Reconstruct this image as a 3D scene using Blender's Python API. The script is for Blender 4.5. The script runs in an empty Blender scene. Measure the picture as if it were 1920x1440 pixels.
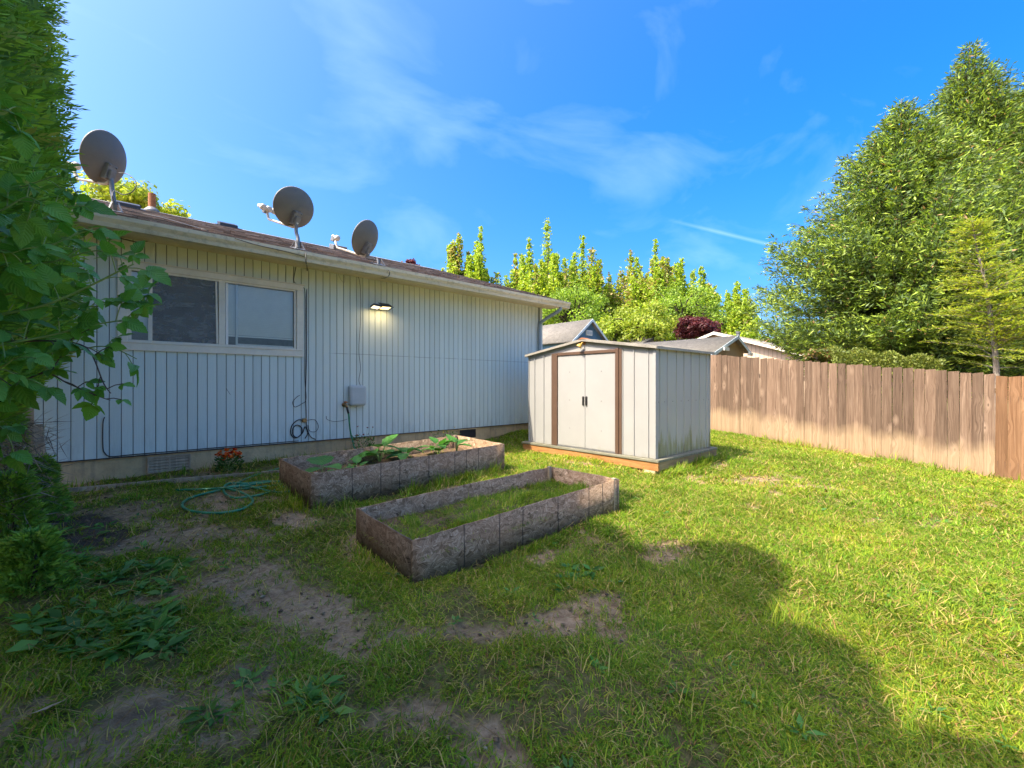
import bpy, math, random
import numpy as np
from mathutils import Vector, Matrix

random.seed(11)
rng = np.random.default_rng(7)
C = bpy.context.scene.collection
scene = bpy.context.scene
R_ = math.radians

# ------------------------------------------------------------------ camera
TH = R_(47.8)                       # angle between the house wall (+x) and the viewing direction
FPX = 820.0
CAMZ = 1.4
FW = np.array([math.cos(TH), math.sin(TH), 0.0])
RT = np.array([math.sin(TH), -math.cos(TH), 0.0])
cam_d = bpy.data.cameras.new('camera')
cam_d.sensor_width = 36.0
cam_d.lens = FPX / 1920 * 36
cam_d.clip_start = 0.05
cam_d.clip_end = 3000
cam = bpy.data.objects.new('camera', cam_d)
C.objects.link(cam)
cam.location = (0, 0, CAMZ)
cam.rotation_euler = (R_(90), 0, TH - R_(90))
scene.camera = cam

# ------------------------------------------------------------------ sky, sun, exposure
SUN = Vector((-0.98, 0.22, 1.42)).normalized()
world = bpy.data.worlds.new('World')
scene.world = world
world.use_nodes = True
wn = world.node_tree
wn.nodes.clear()
sky = wn.nodes.new('ShaderNodeTexSky')
sky.sky_type = 'NISHITA'
sky.sun_disc = False
sky.sun_elevation = math.asin(SUN.z)
sky.sun_rotation = math.atan2(SUN.x, SUN.y)
sky.altitude = 200
sky.air_density = 0.8
sky.dust_density = 6.0
sky.ozone_density = 5.0
bg = wn.nodes.new('ShaderNodeBackground')
bg.inputs['Strength'].default_value = 0.15
wo = wn.nodes.new('ShaderNodeOutputWorld')
tc = wn.nodes.new('ShaderNodeTexCoord')


def wnode(t, **kw):
    n = wn.nodes.new(t)
    for k, v in kw.items():
        setattr(n, k, v)
    return n


hs = wnode('ShaderNodeHueSaturation')
hs.inputs['Saturation'].default_value = 1.45
hs.inputs['Value'].default_value = 0.66
hs.inputs['Hue'].default_value = 0.500
wn.links.new(sky.outputs['Color'], hs.inputs['Color'])
# thin cirrus: stretched noise on the direction, plus one old contrail
mp = wnode('ShaderNodeMapping')
mp.inputs['Rotation'].default_value = (0.25, -0.35, 0.6)
mp.inputs['Scale'].default_value = (2.0, 4.5, 7.0)
wn.links.new(tc.outputs['Generated'], mp.inputs['Vector'])
nz = wnode('ShaderNodeTexNoise')
nz.inputs['Scale'].default_value = 1.1
nz.inputs['Detail'].default_value = 7
nz.inputs['Roughness'].default_value = 0.52
nz.inputs['Distortion'].default_value = 0.5
wn.links.new(mp.outputs[0], nz.inputs['Vector'])
cr = wnode('ShaderNodeMapRange')
cr.inputs['From Min'].default_value = 0.50
cr.inputs['From Max'].default_value = 0.92
cr.inputs['To Max'].default_value = 0.20
wn.links.new(nz.outputs['Fac'], cr.inputs['Value'])


def ray_dir(px, py):
    d = FW + (px - 960) / FPX * RT + np.array([0, 0, (720 - py) / FPX])
    return d / np.linalg.norm(d)


ca, cb = ray_dir(1318, 428), ray_dir(1490, 470)
cn = np.cross(ca, cb)
cn /= np.linalg.norm(cn)
cmid = (ca + cb) / np.linalg.norm(ca + cb)
dn = wnode('ShaderNodeVectorMath', operation='DOT_PRODUCT')
dn.inputs[1].default_value = tuple(cn)
wn.links.new(tc.outputs['Generated'], dn.inputs[0])
ab = wnode('ShaderNodeMath', operation='ABSOLUTE')
wn.links.new(dn.outputs['Value'], ab.inputs[0])
m1 = wnode('ShaderNodeMapRange')
m1.inputs['From Min'].default_value = 0.0
m1.inputs['From Max'].default_value = 0.0048
m1.inputs['To Min'].default_value = 0.14
m1.inputs['To Max'].default_value = 0.0
wn.links.new(ab.outputs[0], m1.inputs['Value'])
dm = wnode('ShaderNodeVectorMath', operation='DOT_PRODUCT')
dm.inputs[1].default_value = tuple(cmid)
wn.links.new(tc.outputs['Generated'], dm.inputs[0])
m2 = wnode('ShaderNodeMapRange')
m2.inputs['From Min'].default_value = math.cos(R_(9))
m2.inputs['From Max'].default_value = math.cos(R_(3))
wn.links.new(dm.outputs['Value'], m2.inputs['Value'])
mm = wnode('ShaderNodeMath', operation='MULTIPLY')
wn.links.new(m1.outputs[0], mm.inputs[0])
wn.links.new(m2.outputs[0], mm.inputs[1])
ad = wnode('ShaderNodeMath', operation='ADD', use_clamp=True)
wn.links.new(cr.outputs[0], ad.inputs[0])
wn.links.new(mm.outputs[0], ad.inputs[1])
mixc = wnode('ShaderNodeMixRGB')
mixc.inputs['Color2'].default_value = (2.3, 2.9, 4.0, 1)
wn.links.new(ad.outputs[0], mixc.inputs['Fac'])
wn.links.new(hs.outputs['Color'], mixc.inputs['Color1'])
wn.links.new(mixc.outputs[0], bg.inputs['Color'])
wn.links.new(bg.outputs[0], wo.inputs['Surface'])

sd = bpy.data.lights.new('sun', 'SUN')
sd.energy = 2.0
sd.angle = R_(0.53)
sd.color = (1.0, 0.91, 0.75)
sun = bpy.data.objects.new('sun', sd)
C.objects.link(sun)
sun.rotation_euler = SUN.to_track_quat('Z', 'Y').to_euler()
sun.location = (-10, 5, 20)

vs = scene.view_settings
vs.view_transform = 'Standard'
vs.look = 'None'
vs.exposure = 2.3
vs.gamma = 1.0
vs.use_curve_mapping = False
cy = scene.cycles
cy.use_denoising = True
cy.max_bounces = 7
cy.diffuse_bounces = 4
cy.glossy_bounces = 3
cy.transmission_bounces = 4
cy.transparent_max_bounces = 8
cy.caustics_reflective = False
cy.caustics_refractive = False
cy.sample_clamp_indirect = 6


# ------------------------------------------------------------------ value noise on the ground
_LAT = np.random.default_rng(3).random((256, 256))


def vnoise(x, y, s, off=0.0):
    x = np.asarray(x, float) / s + off * 17.3 + 1000
    y = np.asarray(y, float) / s + off * 9.1 + 1000
    xi, yi = np.floor(x).astype(int), np.floor(y).astype(int)
    fx, fy = x - xi, y - yi
    fx, fy = fx * fx * (3 - 2 * fx), fy * fy * (3 - 2 * fy)
    g = lambda a, b: _LAT[a & 255, b & 255]
    return (g(xi, yi) * (1 - fx) + g(xi + 1, yi) * fx) * (1 - fy) + (g(xi, yi + 1) * (1 - fx) + g(xi + 1, yi + 1) * fx) * fy


def fbm(x, y, s, off=0.0, n=4):
    t, a, tot = 0, 1.0, 0
    for i in range(n):
        t = t + a * vnoise(x, y, s / 2 ** i, off + i * 3.7)
        tot += a
        a *= 0.55
    return t / tot


# ------------------------------------------------------------------ lie of the land (measured spot heights)
SPOTS = np.array([(-1.2, 6.6, .29), (6.5, 6.6, .42), (1.38, 4.30, .19), (3.82, 4.30, .25), (1.48, 2.60, .05), (1.50, 3.50, .09), (3.5, 2.35, .19), (3.5, 3.2, .21),
                  (5.45, 3.1, .12), (5.45, 5.8, .18), (7.5, 3.1, .16), (10.7, 4.6, .26), (10.9, -.1, -.17), (10.8, 2.2, .04), (0, 0, -.02), (3, 0, -.06), (6, 0, -.10), (-1, 3, .10)])
_A = np.c_[np.ones(len(SPOTS)), SPOTS[:, :2]]
_co = np.linalg.lstsq(_A, SPOTS[:, 2], rcond=None)[0]
_res = SPOTS[:, 2] - _A @ _co


def ground_z(x, y):
    x = np.asarray(x, float)
    y = np.asarray(y, float)
    xc, yc = np.clip(x, -4, 13), np.clip(y, -4, 8)
    z = _co[0] + _co[1] * xc + _co[2] * yc
    num = np.zeros_like(z)
    den = np.full_like(z, 0.25)
    for (sx, sy, _), r in zip(SPOTS, _res):
        w = 1.0 / ((x - sx) ** 2 + (y - sy) ** 2 + 0.08) ** 1.5
        num = num + w * r
        den = den + w
    return z + num / den


def gz(x, y):
    return float(ground_z(x, y))


def on_ground(px, py, dz=0.0):
    d = FW + (px - 960) / FPX * RT + np.array([0, 0, (720 - py) / FPX])
    t = 1.0
    for _ in range(40):
        p = d * t
        t = max(0.3, (CAMZ - dz - gz(p[0], p[1])) / max(1e-4, -d[2]))
    p = d * t
    return np.array([p[0], p[1], gz(p[0], p[1])])


def at_depth(px, py, z):
    d = FW + (px - 960) / FPX * RT + np.array([0, 0, (720 - py) / FPX])
    return d * z + np.array([0, 0, CAMZ])


def on_plane(px, py, axis, val):
    d = FW + (px - 960) / FPX * RT + np.array([0, 0, (720 - py) / FPX])
    t = val / d[axis]
    return d * t + np.array([0, 0, CAMZ])


# ------------------------------------------------------------------ object helpers
ORG = {}


def thing(name, label, cat, loc=(0, 0, 0), group=None):
    o = bpy.data.objects.new(name, None)
    o.empty_display_size = 0.1
    C.objects.link(o)
    o.location = loc
    o['label'] = label
    o['category'] = cat
    if group:
        o['group'] = group
    ORG[o.name] = Vector(loc)
    return o


def tag(o, label, cat, group=None):
    o['label'] = label
    o['category'] = cat
    if group:
        o['group'] = group
    return o


class G:
    """collects hard-surface geometry in world coordinates"""

    def __init__(self):
        self.v, self.f, self.uv = [], [], {}

    def add(self, vs_, fs):
        n = len(self.v)
        self.v += [tuple(map(float, p)) for p in vs_]
        self.f += [tuple(i + n for i in f) for f in fs]
        return self

    def box(self, x0, x1, y0, y1, z0, z1):
        return self.add([(x0, y0, z0), (x1, y0, z0), (x1, y1, z0), (x0, y1, z0), (x0, y0, z1), (x1, y0, z1), (x1, y1, z1), (x0, y1, z1)],
                        [(3, 2, 1, 0), (4, 5, 6, 7), (0, 1, 5, 4), (1, 2, 6, 5), (2, 3, 7, 6), (3, 0, 4, 7)])

    def obox(self, c, ax, ay, az):
        """centre and three half-axis vectors"""
        c, ax, ay, az = map(Vector, (c, ax, ay, az))
        p = [c + a * ax + b * ay + d * az for d in (-1, 1) for (a, b) in ((-1, -1), (1, -1), (1, 1), (-1, 1))]
        return self.add(p, [(3, 2, 1, 0), (4, 5, 6, 7), (0, 1, 5, 4), (1, 2, 6, 5), (2, 3, 7, 6), (3, 0, 4, 7)])

    def beam(self, a, b, w, h, up=(0, 0, 1)):
        a, b = Vector(a), Vector(b)
        d = (b - a)
        s = d.cross(Vector(up)).normalized() * (w / 2)
        u = s.cross(d).normalized() * (h / 2)
        return self.obox((a + b) / 2, d / 2, s, u)

    def prism(self, poly, d):
        """poly: list of 3d points, extruded by vector d"""
        n = len(poly)
        d = Vector(d)
        p = [Vector(q) for q in poly]
        vs_ = p + [q + d for q in p]
        fs = [tuple(range(n - 1, -1, -1)), tuple(range(n, 2 * n))] + [(i, (i + 1) % n, n + (i + 1) % n, n + i) for i in range(n)]
        return self.add(vs_, fs)

    def tube(self, pts, r, n=8, caps=True):
        pts = [Vector(p) for p in pts]
        m = len(pts)
        rr = r if isinstance(r, (list, tuple)) else [r] * m
        vs_, fs = [], []
        t0 = (pts[1] - pts[0]).normalized()
        ref = Vector((0, 0, 1)) if abs(t0.z) < 0.9 else Vector((1, 0, 0))
        nrm = t0.cross(ref).normalized()
        for i, p in enumerate(pts):
            t = (pts[min(i + 1, m - 1)] - pts[max(i - 1, 0)])
            t = t.normalized() if t.length > 1e-9 else t0
            nrm = (nrm - t * nrm.dot(t))
            nrm = nrm.normalized() if nrm.length > 1e-6 else t.orthogonal().normalized()
            bn = t.cross(nrm)
            for k in range(n):
                a = 2 * math.pi * k / n
                vs_.append(p + (nrm * math.cos(a) + bn * math.sin(a)) * rr[i])
        for i in range(m - 1):
            for k in range(n):
                fs.append((i * n + k, i * n + (k + 1) % n, (i + 1) * n + (k + 1) % n, (i + 1) * n + k))
        if caps:
            fs.append(tuple(range(n - 1, -1, -1)))
            fs.append(tuple((m - 1) * n + k for k in range(n)))
        return self.add(vs_, fs)

    def lathe(self, prof, o, ax, n=24):
        """profile [(r, h)] about axis ax through o"""
        ax = Vector(ax).normalized()
        u = ax.orthogonal().normalized()
        w = ax.cross(u)
        o = Vector(o)
        vs_, fs = [], []
        for r, h in prof:
            for k in range(n):
                a = 2 * math.pi * k / n
                vs_.append(o + ax * h + (u * math.cos(a) + w * math.sin(a)) * r)
        for i in range(len(prof) - 1):
            for k in range(n):
                fs.append((i * n + k, i * n + (k + 1) % n, (i + 1) * n + (k + 1) % n, (i + 1) * n + k))
        fs.append(tuple(range(n - 1, -1, -1)))
        fs.append(tuple((len(prof) - 1) * n + k for k in range(n)))
        return self.add(vs_, fs)


def spline(pts, n=8):
    """Catmull-Rom through points"""
    P = [np.array(p, float) for p in pts]
    P = [2 * P[0] - P[1]] + P + [2 * P[-1] - P[-2]]
    out = []
    for i in range(1, len(P) - 2):
        for k in range(n):
            t = k / n
            a, b, c, d = P[i - 1:i + 3]
            out.append(0.5 * ((2 * b) + (c - a) * t + (2 * a - 5 * b + 4 * c - d) * t * t + (3 * b - a - 3 * c + d) * t ** 3))
    out.append(P[-2])
    return out


def link(name, me, parent=None, loc=None):
    o = bpy.data.objects.new(name, me)
    C.objects.link(o)
    if parent is not None:
        o.parent = parent
    if loc is not None:
        o.location = loc
    return o


def part(name, g, mat, parent=None, smooth=False, bev=0.0, origin=None, kind=None):
    """one mesh object from world-space geometry g"""
    me = bpy.data.meshes.new(name)
    org = Vector(origin) if origin is not None else (ORG[parent.name].copy() if parent is not None else Vector((0, 0, 0)))
    me.from_pydata([(v[0] - org.x, v[1] - org.y, v[2] - org.z) for v in g.v], [], g.f)
    me.materials.append(mat)
    if smooth:
        me.shade_smooth()
    me.update()
    o = bpy.data.objects.new(name, me)
    C.objects.link(o)
    if parent is not None:
        o.parent = parent
        o.location = org - ORG[parent.name]
    else:
        o.location = org
    ORG[o.name] = org
    if bev > 0:
        b = o.modifiers.new('bevel', 'BEVEL')
        b.width = bev
        b.segments = 2
        b.limit_method = 'ANGLE'
    if kind:
        o['kind'] = kind
    return o


def array_mesh(name, verts, faces, mat, col=None, smooth=False, uv=None):
    """big mesh from numpy arrays; faces: list of (M,k) index arrays"""
    me = bpy.data.meshes.new(name)
    verts = np.ascontiguousarray(verts, dtype=np.float32)
    me.vertices.add(len(verts))
    me.vertices.foreach_set('co', verts.ravel())
    idx = np.concatenate([np.asarray(f).ravel() for f in faces]).astype(np.int32)
    sizes = np.concatenate([np.full(len(f), np.asarray(f).shape[1]) for f in faces]).astype(np.int32)
    starts = np.concatenate([[0], np.cumsum(sizes)[:-1]]).astype(np.int32)
    me.loops.add(len(idx))
    me.loops.foreach_set('vertex_index', idx)
    me.polygons.add(len(sizes))
    me.polygons.foreach_set('loop_start', starts)
    me.polygons.foreach_set('loop_total', sizes)
    if smooth:
        me.polygons.foreach_set('use_smooth', np.ones(len(sizes), dtype=bool))
    if col is not None:
        a = me.color_attributes.new('Col', 'FLOAT_COLOR', 'POINT')
        c4 = np.ones((len(verts), 4), np.float32)
        c4[:, :3] = col
        a.data.foreach_set('color', c4.ravel())
    if uv is not None:
        l = me.uv_layers.new(name='UVMap')
        l.data.foreach_set('uv', np.asarray(uv, np.float32)[idx].ravel())
    me.materials.append(mat)
    me.update(calc_edges=True)
    me.validate()
    return me


# ------------------------------------------------------------------ material helpers
class NT:
    def __init__(self, name):
        self.m = bpy.data.materials.new(name)
        self.m.use_nodes = True
        self.t = self.m.node_tree
        self.t.nodes.clear()
        self.out = self.t.nodes.new('ShaderNodeOutputMaterial')

    def n(self, typ, ins=None, **props):
        nd = self.t.nodes.new('ShaderNode' + typ)
        for k, v in props.items():
            setattr(nd, k, v)
        for k, v in (ins or {}).items():
            s = nd.inputs[k]
            if hasattr(v, 'is_linked') or isinstance(v, bpy.types.NodeSocket):
                self.t.links.new(v, s)
            else:
                if isinstance(v, (tuple, list)) and len(v) == 3 and s.type == 'RGBA':
                    v = (*v, 1)
                s.default_value = v
        return nd

    def tex(self, vec, scale, detail=4, rough=0.55, dist=0.0):
        return self.n('TexNoise', {'Vector': vec, 'Scale': scale, 'Detail': detail, 'Roughness': rough, 'Distortion': dist}).outputs['Fac']

    def ramp(self, fac, stops):
        r = self.n('ValToRGB', {'Fac': fac})
        e = r.color_ramp.elements
        while len(e) < len(stops):
            e.new(0.5)
        for i, (p, c) in enumerate(stops):
            e[i].position = p
            e[i].color = (*c, 1) if len(c) == 3 else c
        return r.outputs['Color']

    def rng(self, v, a, b, c=0.0, d=1.0):
        return self.n('MapRange', {'Value': v, 'From Min': a, 'From Max': b, 'To Min': c, 'To Max': d}).outputs[0]

    def math(self, op, a, b=0.0, clamp=False):
        return self.n('Math', {0: a, 1: b}, operation=op, use_clamp=clamp).outputs[0]

    def mix(self, fac, a, b, mode='MIX'):
        return self.n('MixRGB', {'Fac': fac, 'Color1': a, 'Color2': b}, blend_type=mode).outputs[0]

    def map(self, vec, scale=(1, 1, 1), rot=(0, 0, 0), loc=(0, 0, 0)):
        return self.n('Mapping', {'Vector': vec, 'Scale': scale, 'Rotation': rot, 'Location': loc}).outputs[0]

    def coord(self, which='Object'):
        return self.n('TexCoord').outputs[which]

    def pos(self):
        return self.n('NewGeometry').outputs['Position']

    def sep(self, v):
        return self.n('SeparateXYZ', {0: v}).outputs

    def bump(self, h, strength=0.3, dist=0.01):
        return self.n('Bump', {'Height': h, 'Strength': strength, 'Distance': dist}).outputs[0]

    def done(self, col, rough=0.6, metal=0.0, normal=None, spec=0.5, **extra):
        ins = {'Base Color': col, 'Roughness': rough, 'Metallic': metal, 'Specular IOR Level': spec}
        if normal is not None:
            ins['Normal'] = normal
        ins.update(extra)
        b = self.n('BsdfPrincipled', ins)
        self.t.links.new(b.outputs[0], self.out.inputs['Surface'])
        return self.m


def mat_plain(name, col, rough=0.6, metal=0.0, var=0.15, scale=8.0, bump=0.1):
    t = NT(name)
    p = t.pos()
    f = t.tex(p, scale, 5, 0.6)
    f2 = t.tex(p, scale * 9, 3, 0.6)
    v = t.math('ADD', t.rng(f, 0.3, 0.7, 1 - var, 1 + var), t.rng(f2, 0.3, 0.7, -var * .4, var * .4))
    c = t.mix(1.0, col, t.n('CombineXYZ', {0: v, 1: v, 2: v}).outputs[0], 'MULTIPLY')
    return t.done(c, rough, metal, t.bump(f2, bump, 0.004))


def mat_leaf(name, rough=0.5, trans=0.35, tint=(1, 1, 1), spec=0.4):
    """foliage: colour comes from the mesh's own Col attribute"""
    t = NT(name)
    a = t.n('VertexColor', layer_name='Col').outputs['Color']
    c = t.mix(1.0, a, tint, 'MULTIPLY')
    b = t.n('BsdfPrincipled', {'Base Color': c, 'Roughness': rough, 'Specular IOR Level': spec})
    tr = t.n('BsdfTranslucent', {'Color': t.mix(1.0, c, (1.25, 1.3, 0.75), 'MULTIPLY')})
    mx = t.n('MixShader', {0: trans, 1: b.outputs[0], 2: tr.outputs[0]})
    t.t.links.new(mx.outputs[0], t.out.inputs['Surface'])
    return t.m


M = {}
M['leaf'] = mat_leaf('leaf', 0.5, 0.45)
M['needle'] = mat_leaf('needle', 0.55, 0.32)
M['grass'] = mat_leaf('grass_blade', 0.6, 0.38, spec=0.12)
M['petal'] = mat_leaf('petal', 0.6, 0.3, spec=0.2)

# bark
t = NT('bark')
p = t.map(t.coord(), (9, 9, 2.2))
f = t.tex(p, 3, 6, 0.65, 0.6)
M['bark'] = t.done(t.ramp(f, [(0.3, (.035, .025, .018)), (0.7, (.13, .095, .07))]), 0.9, 0, t.bump(f, 0.8, 0.02))
t = NT('pale_bark')
p = t.map(t.coord(), (12, 12, 3))
f = t.tex(p, 3, 6, 0.65, 0.6)
M['pale_bark'] = t.done(t.ramp(f, [(0.3, (.16, .12, .09)), (0.7, (.36, .29, .22))]), 0.9, 0, t.bump(f, 0.6, 0.01))

# soil and thatch: attribute soil (0 = under grass, 1 = bare earth, >1 = dark mulch)
t = NT('ground')
P = t.pos()
sa = t.n('Attribute', attribute_name='soil').outputs['Fac']
f1, f2, f3 = t.tex(P, 1.6, 5, 0.6), t.tex(P, 22, 6, 0.7), t.tex(P, 120, 4, 0.7)
soil = t.ramp(f2, [(0.28, (.20, .125, .066)), (0.5, (.42, .285, .165)), (0.72, (.56, .40, .25))])
soil = t.mix(t.rng(f1, 0.35, 0.65), soil, t.mix(1.0, soil, (1.15, 1.12, 1.05), 'MULTIPLY'))
vor = t.n('TexVoronoi', {'Vector': P, 'Scale': 70.0}, feature='F1')
peb = t.rng(vor.outputs['Distance'], 0.12, 0.2, 1, 0)
pc = t.n('TexVoronoi', {'Vector': P, 'Scale': 70.0}, feature='F1').outputs['Color']
pm = t.math('MULTIPLY', peb, t.rng(t.sep(pc)[0], 0.86, 0.9))
soil = t.mix(pm, soil, (.42, .33, .24))
mulch = t.ramp(f3, [(0.3, (.05, .036, .026)), (0.6, (.18, .13, .09)), (0.8, (.36, .27, .19))])
thatch = t.ramp(f2, [(0.25, (.08, .075, .022)), (0.5, (.17, .145, .052)), (0.75, (.30, .24, .10))])
c = t.mix(t.rng(sa, 0.15, 0.85), thatch, soil)
c = t.mix(t.rng(sa, 1.1, 1.8), c, mulch)
h = t.math('ADD', t.math('MULTIPLY', f2, 0.7), t.math('MULTIPLY', f3, 0.3))
M['ground'] = t.done(c, 0.95, 0, t.bump(h, 1.0, 0.055), 0.1)


def wood_grain(t, vec, along='z', scale=1.0):
    s = {'z': (26, 26, 1.6), 'x': (1.6, 26, 26), 'y': (26, 1.6, 26)}[along]
    v = t.map(vec, tuple(k * scale for k in s))
    return t.tex(v, 1.0, 7, 0.62, 0.9), t.tex(t.map(vec, tuple(k * scale * 5 for k in s)), 1.0, 4, 0.6)

# ------------------------------------------------------------------ materials of built things
# painted grooved siding
t = NT('siding_paint')
P = t.pos()
v = t.map(P, (60, 60, 3))
g1, g2 = t.tex(v, 1, 5, 0.65), t.tex(P, 0.9, 5, 0.6)
rnd = t.n('ObjectInfo').outputs['Random']
base = t.mix(t.rng(g2, 0.35, 0.65), (.62, .685, .63), (.65, .70, .63))
base = t.mix(t.math('MULTIPLY', t.rng(g1, 0.45, 0.75), 0.30), base, (.52, .58, .55))
rv = t.rng(rnd, 0, 1, 0.94, 1.05)
base = t.mix(1.0, base, t.n('CombineXYZ', {0: rv, 1: rv, 2: rv}).outputs[0], 'MULTIPLY')
z = t.sep(P)[2]
# splash dirt along the lower edge, chalky mildew high under the eave
dirt = t.math('MULTIPLY', t.rng(z, 0.58, 0.95, 1, 0), t.rng(t.tex(t.map(P, (6, 6, 1.5)), 1.5, 6, 0.7), 0.45, 0.75))
base = t.mix(t.math('MULTIPLY', dirt, 0.5), base, (.27, .26, .21))
mild = t.math('MULTIPLY', t.rng(z, 2.3, 3.0), t.rng(t.tex(P, 2.5, 5, 0.6), 0.3, 0.7))
base = t.mix(t.math('MULTIPLY', mild, 0.08), base, (.60, .60, .45))
xx_ = t.sep(P)[0]
seam = t.math('MULTIPLY', t.rng(t.math('ABSOLUTE', t.math('SUBTRACT', z, t.math('ADD', 1.865, t.rng(t.tex(P, 3, 2), .3, .7, -.004, .004)))), .002, .006, 1, 0), t.math('MULTIPLY', t.rng(xx_, 2.35, 2.5), t.rng(t.tex(P, 4, 3), .38, .5)))
base = t.mix(t.math('MULTIPLY', seam, 0.6), base, (.20, .20, .18))
sp = t.n('TexVoronoi', {'Vector': P, 'Scale': 16.0}, feature='F1')
spm = t.math('MULTIPLY', t.rng(sp.outputs['Distance'], 0.05, 0.09, 1, 0), t.rng(t.sep(sp.outputs['Color'])[1], 0.80, 0.84))
base = t.mix(t.math('MULTIPLY', spm, 0.7), base, (.12, .12, .11))
M['siding'] = t.done(base, 0.62, 0, t.bump(g1, 0.5, 0.004), 0.35)
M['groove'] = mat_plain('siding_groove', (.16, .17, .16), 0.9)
# concrete foundation
t = NT('concrete')
P = t.pos()
a, b, c3 = t.tex(P, 1.3, 6, 0.65), t.tex(P, 9, 6, 0.7), t.tex(t.map(P, (14, 14, 1.2)), 1, 5, 0.6)
col = t.ramp(a, [(0.3, (.50, .32, .155)), (0.55, (.66, .455, .24)), (0.75, (.74, .55, .31))])
col = t.mix(t.math('MULTIPLY', t.rng(b, 0.5, 0.75), 0.5), col, (.20, .165, .12))
col = t.mix(t.math('MULTIPLY', t.rng(c3, 0.52, 0.7), 0.4), col, (.17, .14, .10))
M['concrete'] = t.done(col, 0.9, 0, t.bump(t.math('ADD', b, t.math('MULTIPLY', a, 0.6)), 0.5, 0.02), 0.25)
M['trim'] = mat_plain('cream_paint', (.74, .67, .54), 0.5, 0, 0.10, 3.0, 0.08)
M['white_trim'] = mat_plain('white_paint', (.74, .72, .66), 0.45, 0, 0.06, 4.0, 0.05)
t = NT('gutter_paint')
P = t.pos()
a, b = t.tex(t.map(P, (1.5, 8, 10)), 1, 6, 0.65), t.tex(P, 12, 5, 0.7)
col = t.ramp(a, [(0.3, (.54, .45, .27)), (0.6, (.72, .61, .40))])
col = t.mix(t.math('MULTIPLY', t.rng(b, 0.52, 0.72), 0.6), col, (.22, .19, .12))
M['gutter'] = t.done(col, 0.5, 0, t.bump(b, 0.15, 0.005), 0.4)
M['downspout'] = mat_plain('downspout_paint', (.24, .30, .33), 0.45, 0, 0.1)
M['soffit'] = mat_plain('soffit_paint', (.66, .56, .38), 0.7, 0, 0.15, 4)
# asphalt shingle, worn brown, colour per tab
t = NT('brown_shingle')
P = t.pos()
a = t.n('VertexColor', layer_name='Col').outputs['Color']
f = t.tex(P, 140, 4, 0.7)
f1 = t.tex(P, 5, 5, 0.7)
col = t.mix(1.0, a, t.ramp(f, [(0.3, (.65, .65, .65)), (0.7, (1.35, 1.33, 1.3))]), 'MULTIPLY')
col = t.mix(t.math('MULTIPLY', t.rng(f1, 0.5, 0.7), 0.35), col, (.30, .22, .15))
M['shingle'] = t.done(col, 0.95, 0, t.bump(f, 0.6, 0.006), 0.2)
# grey composition roof of the neighbours
t = NT('grey_shingle')
P = t.coord('UV')
br = t.n('TexBrick', {'Vector': t.map(P, (3.0, 3.0, 1)), 'Color1': (.15, .135, .11), 'Color2': (.27, .24, .20), 'Mortar': (.07, .065, .055), 'Scale': 2.2, 'Mortar Size': 0.03, 'Bias': 0.0, 'Brick Width': 0.55, 'Row Height': 0.28})
f = t.tex(t.pos(), 3, 5, 0.7)
col = t.mix(0.4, br.outputs['Color'], t.ramp(f, [(0.3, (.15, .135, .11)), (0.7, (.29, .26, .215))]))
M['grey_shingle'] = t.done(col, 0.95, 0, t.bump(br.outputs['Fac'], 0.4, 0.01), 0.2)
M['blue_wall'] = mat_plain('blue_wall', (.07, .16, .24), 0.6)
M['pale_blue'] = mat_plain('pale_blue_trim', (.52, .60, .62), 0.5)
t = NT('beige_wall')
P = t.pos()
w = t.n('TexWave', {'Vector': P, 'Scale': 1.6, 'Distortion': 0.0}, wave_type='BANDS', bands_direction='Y').outputs['Fac']
col = t.mix(t.rng(w, 0.0, 0.12, 1, 0), (.62, .47, .33), (.40, .29, .20))
M['beige_wall'] = t.done(col, 0.8, 0, t.bump(w, 0.2, 0.01))
M['dark_metal'] = mat_plain('dark_metal', (.045, .042, .04), 0.45, 0.3)
M['black_rubber'] = mat_plain('black_cable', (.018, .018, .02), 0.5)
M['grey_plastic'] = mat_plain('grey_plastic', (.42, .45, .44), 0.45, 0, 0.05)
M['dish'] = mat_plain('dish_paint', (.150, .142, .128), 0.55, 0.0, 0.08, 5, 0.05)
M['galv'] = mat_plain('galvanised_steel', (.20, .20, .195), 0.5, 0.4, 0.2, 20)
M['lnb'] = mat_plain('lnb_plastic', (.62, .58, .50), 0.4, 0, 0.08)
M['brass'] = mat_plain('brass', (.32, .20, .09), 0.4, 0.8, 0.25, 30)
M['rust'] = mat_plain('rust', (.33, .13, .05), 0.85, 0.1, 0.35, 25, 0.3)
M['lamp_yellow'] = mat_plain('aged_yellow_lamp', (.50, .30, .05), 0.4, 0, 0.3, 20)
# hose
t = NT('green_hose')
f = t.tex(t.pos(), 14, 4, 0.6)
M['hose'] = t.done(t.ramp(f, [(0.3, (.012, .13, .055)), (0.7, (.035, .26, .12))]), 0.35, 0, None, 0.5)
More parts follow.
